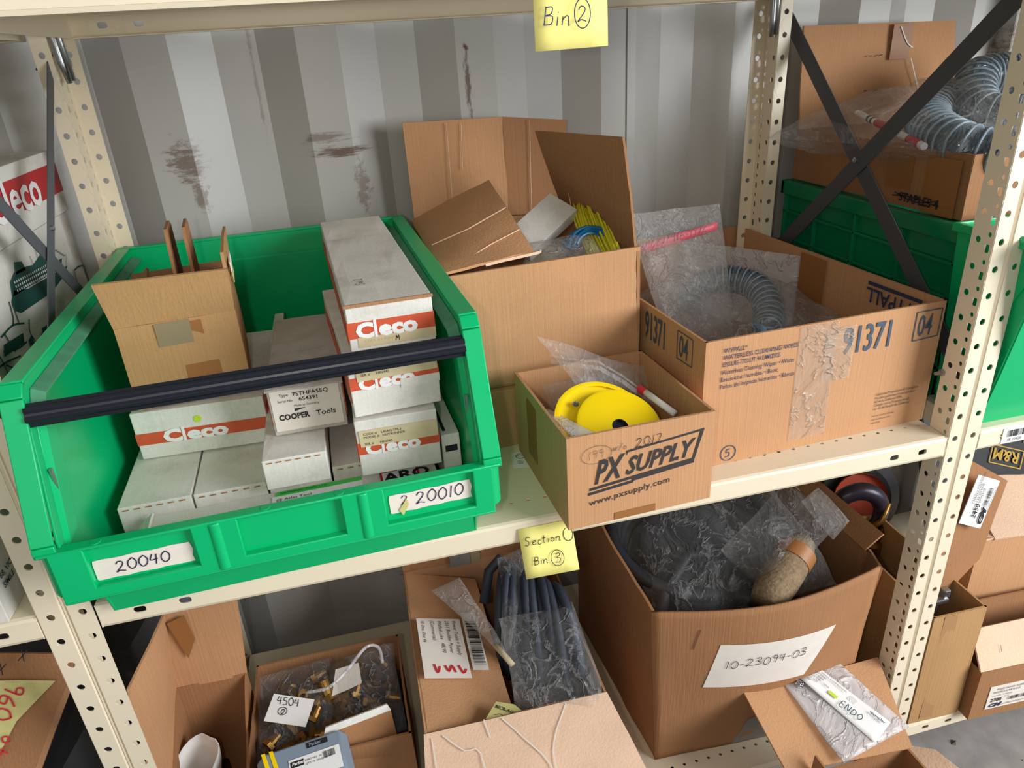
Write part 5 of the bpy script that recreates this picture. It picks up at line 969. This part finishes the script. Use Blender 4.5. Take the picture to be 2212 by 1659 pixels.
mb = MB(); c = [base.p(a, b, .009) for a, b in ((.06, -.01), (.205, .015), (.150, .165), (.035, .150))]; mb.sheet(c, .002, 16, 16, amp=.004, seed=6, bulge=.004); mb.build('film', 'filmw', r, smooth=True)
mb = MB(); mb.tube([base.p(.055+.006*math.cos(t*.9)+t*.0006, .125+.006*math.sin(t*.9)+.0004*t, .013) for t in range(30)], .0012, 5); mb.build('spring', 'steel', r, smooth=True)
r = wthing('paper_tag', 'long white printed tag marked ENDO on the clear bag', 'tag', (1.07, -.05, -.5)); g = base.rot(-1.10, .066, .135); mb = MB(); mb.sheet([g.p(0, 0, .015), g.p(.145, -.004, .015), g.p(.145, .048, .015), g.p(0, .044, .015)], .0006, 12, 6, amp=.002, seed=3); mb.build('paper', 'paper', r, smooth=True)
for i in range(6): text(r, g, ('ITEM SPRING COMPRESSION', 'PART 50040', 'QTY 68000', 'LOT 7780 / 10004', 'PO 1032', 'REF')[i], .006, .036-i*.0055, .0034, 'inkg', h=.0185)
rect(r, g, .046, .062, .013, .019, 'limedot', 'highlighter', .0178, .0004); text(r, g, 'wampler', .112, .0345, .0055, 'inkb', bold=.02, h=.0185); hand(r, g.rot(.05, .070, .004), 'ENDO', .0, .002, .013, .0014, 'blueprint', h=.0185)

# ------------------------------------------------------------------ left bay, lower shelf
r = wthing('open_carton', 'brown carton side with a taped yellow note under the left shelf', 'box', (-.2, .2, -.4)); mb = MB(); mb.sheet([(-.435, .010, -.36), (-.245, -.010, -.42), (-.096, .118, -.165), (-.29, .135, -.12)], .006, 10, 10, amp=.003, seed=7); mb.build('side_panel', 'card_dark', r, smooth='auto')
mb = MB(); mb.sheet([(-.245, -.010, -.42), (-.096, .118, -.165), (-.100, .130, -.172), (-.249, .004, -.43)], .008, 6, 6, amp=.001); mb.build('torn_edge', 'card_in', r)
u_ = V((.23, -.02, .0))
e1 = (V((-.245, -.010, -.42))-V((-.435, .010, -.36))).normalized(); e2 = (V((-.096, .118, -.165))-V((-.245, -.010, -.42))).normalized(); g = Face((-.345, .0, -.389), e1, (e2-e1*e2.dot(e1)))
patch(r, g, [(-.03, .06), (.050, .06), (.098, .222), (.137, .281), (.100, .279), (.02, .272), (-.03, .27)], 'oldnote', 'yellow_note', .006, .0015); hand(r, g.rot(-1.85, .080, .276), '960', .0, .0, .023, .0024, 'redpen', h=.0085, slant=0); hand(r, g.rot(-1.85, .088, .205), 'V+', .0, -.002, .022, .0022, 'redpen', h=.0085)
hand(r, g, 'X', .085, .305, .016, .0014, 'ink', h=.0085); hand(r, g, 'X', .062, .285, .016, .0014, 'ink', h=.0085)
r = wthing('equipment_case', 'dark perforated metal case behind the left upright on the lower shelf', 'case', (-.15, .3, -.6)); mb = MB(); mb.sheet([(-.36, .12, -.62), (-.02, .32, -.60), (-.010, .57, -.26), (-.40, .55, -.26)], .02); mb.build('panel', 'blackm', r, bevel=.004)
mb = MB(); mb.box(-.50, -.005, .06, .56, Z0, -.62); mb.build('base', 'blackm', r, bevel=.006); mb = MB(); mb.tube([(-.26, .05, -.50), (-.085, .19, -.44)], .006, 10); mb.build('rail', 'brace', r)
a, b = V((-.33, .14, -.58)), V((.0, .30, -.58)); e1 = (V((.0, .30, -.60))-V((-.36, .12, -.62))).normalized(); e2 = (V((-.40, .55, -.26))-V((-.36, .12, -.62))).normalized(); g = Face((-.36, .12, -.62), e1, e2)
mb = MB()
for i in range(16):
    for j in range(5): mb.lathe([(0, .002), (.0055, .002)], g.p(.06+i*.02, .06+j*.022+(.20 if j > 2 else 0), 0), g.n, 8)
mb.build('vent_holes', 'black', r)
r = wthing('torn_carton', 'scrap of brown carton at the foot of the left upright', 'box', (.0, -.03, -.5)); mb = MB(); mb.sheet([(-.11, -.02, -.56), (-.002, -.03, -.56), (-.002, .03, -.50), (-.09, .03, -.50)], .004, 5, 5, amp=.002); mb.build('side_panel', 'card', r)

# ------------------------------------------------------------------ parts of world-placed things get local coordinates
done = set()
for root in WORLD:
    T = Matrix.Translation(-root.location)
    st = list(root.children)
    while st:
        c = st.pop()
        if c.type == 'MESH' and c.data.name not in done: c.data.transform(T); done.add(c.data.name)
        st += list(c.children)
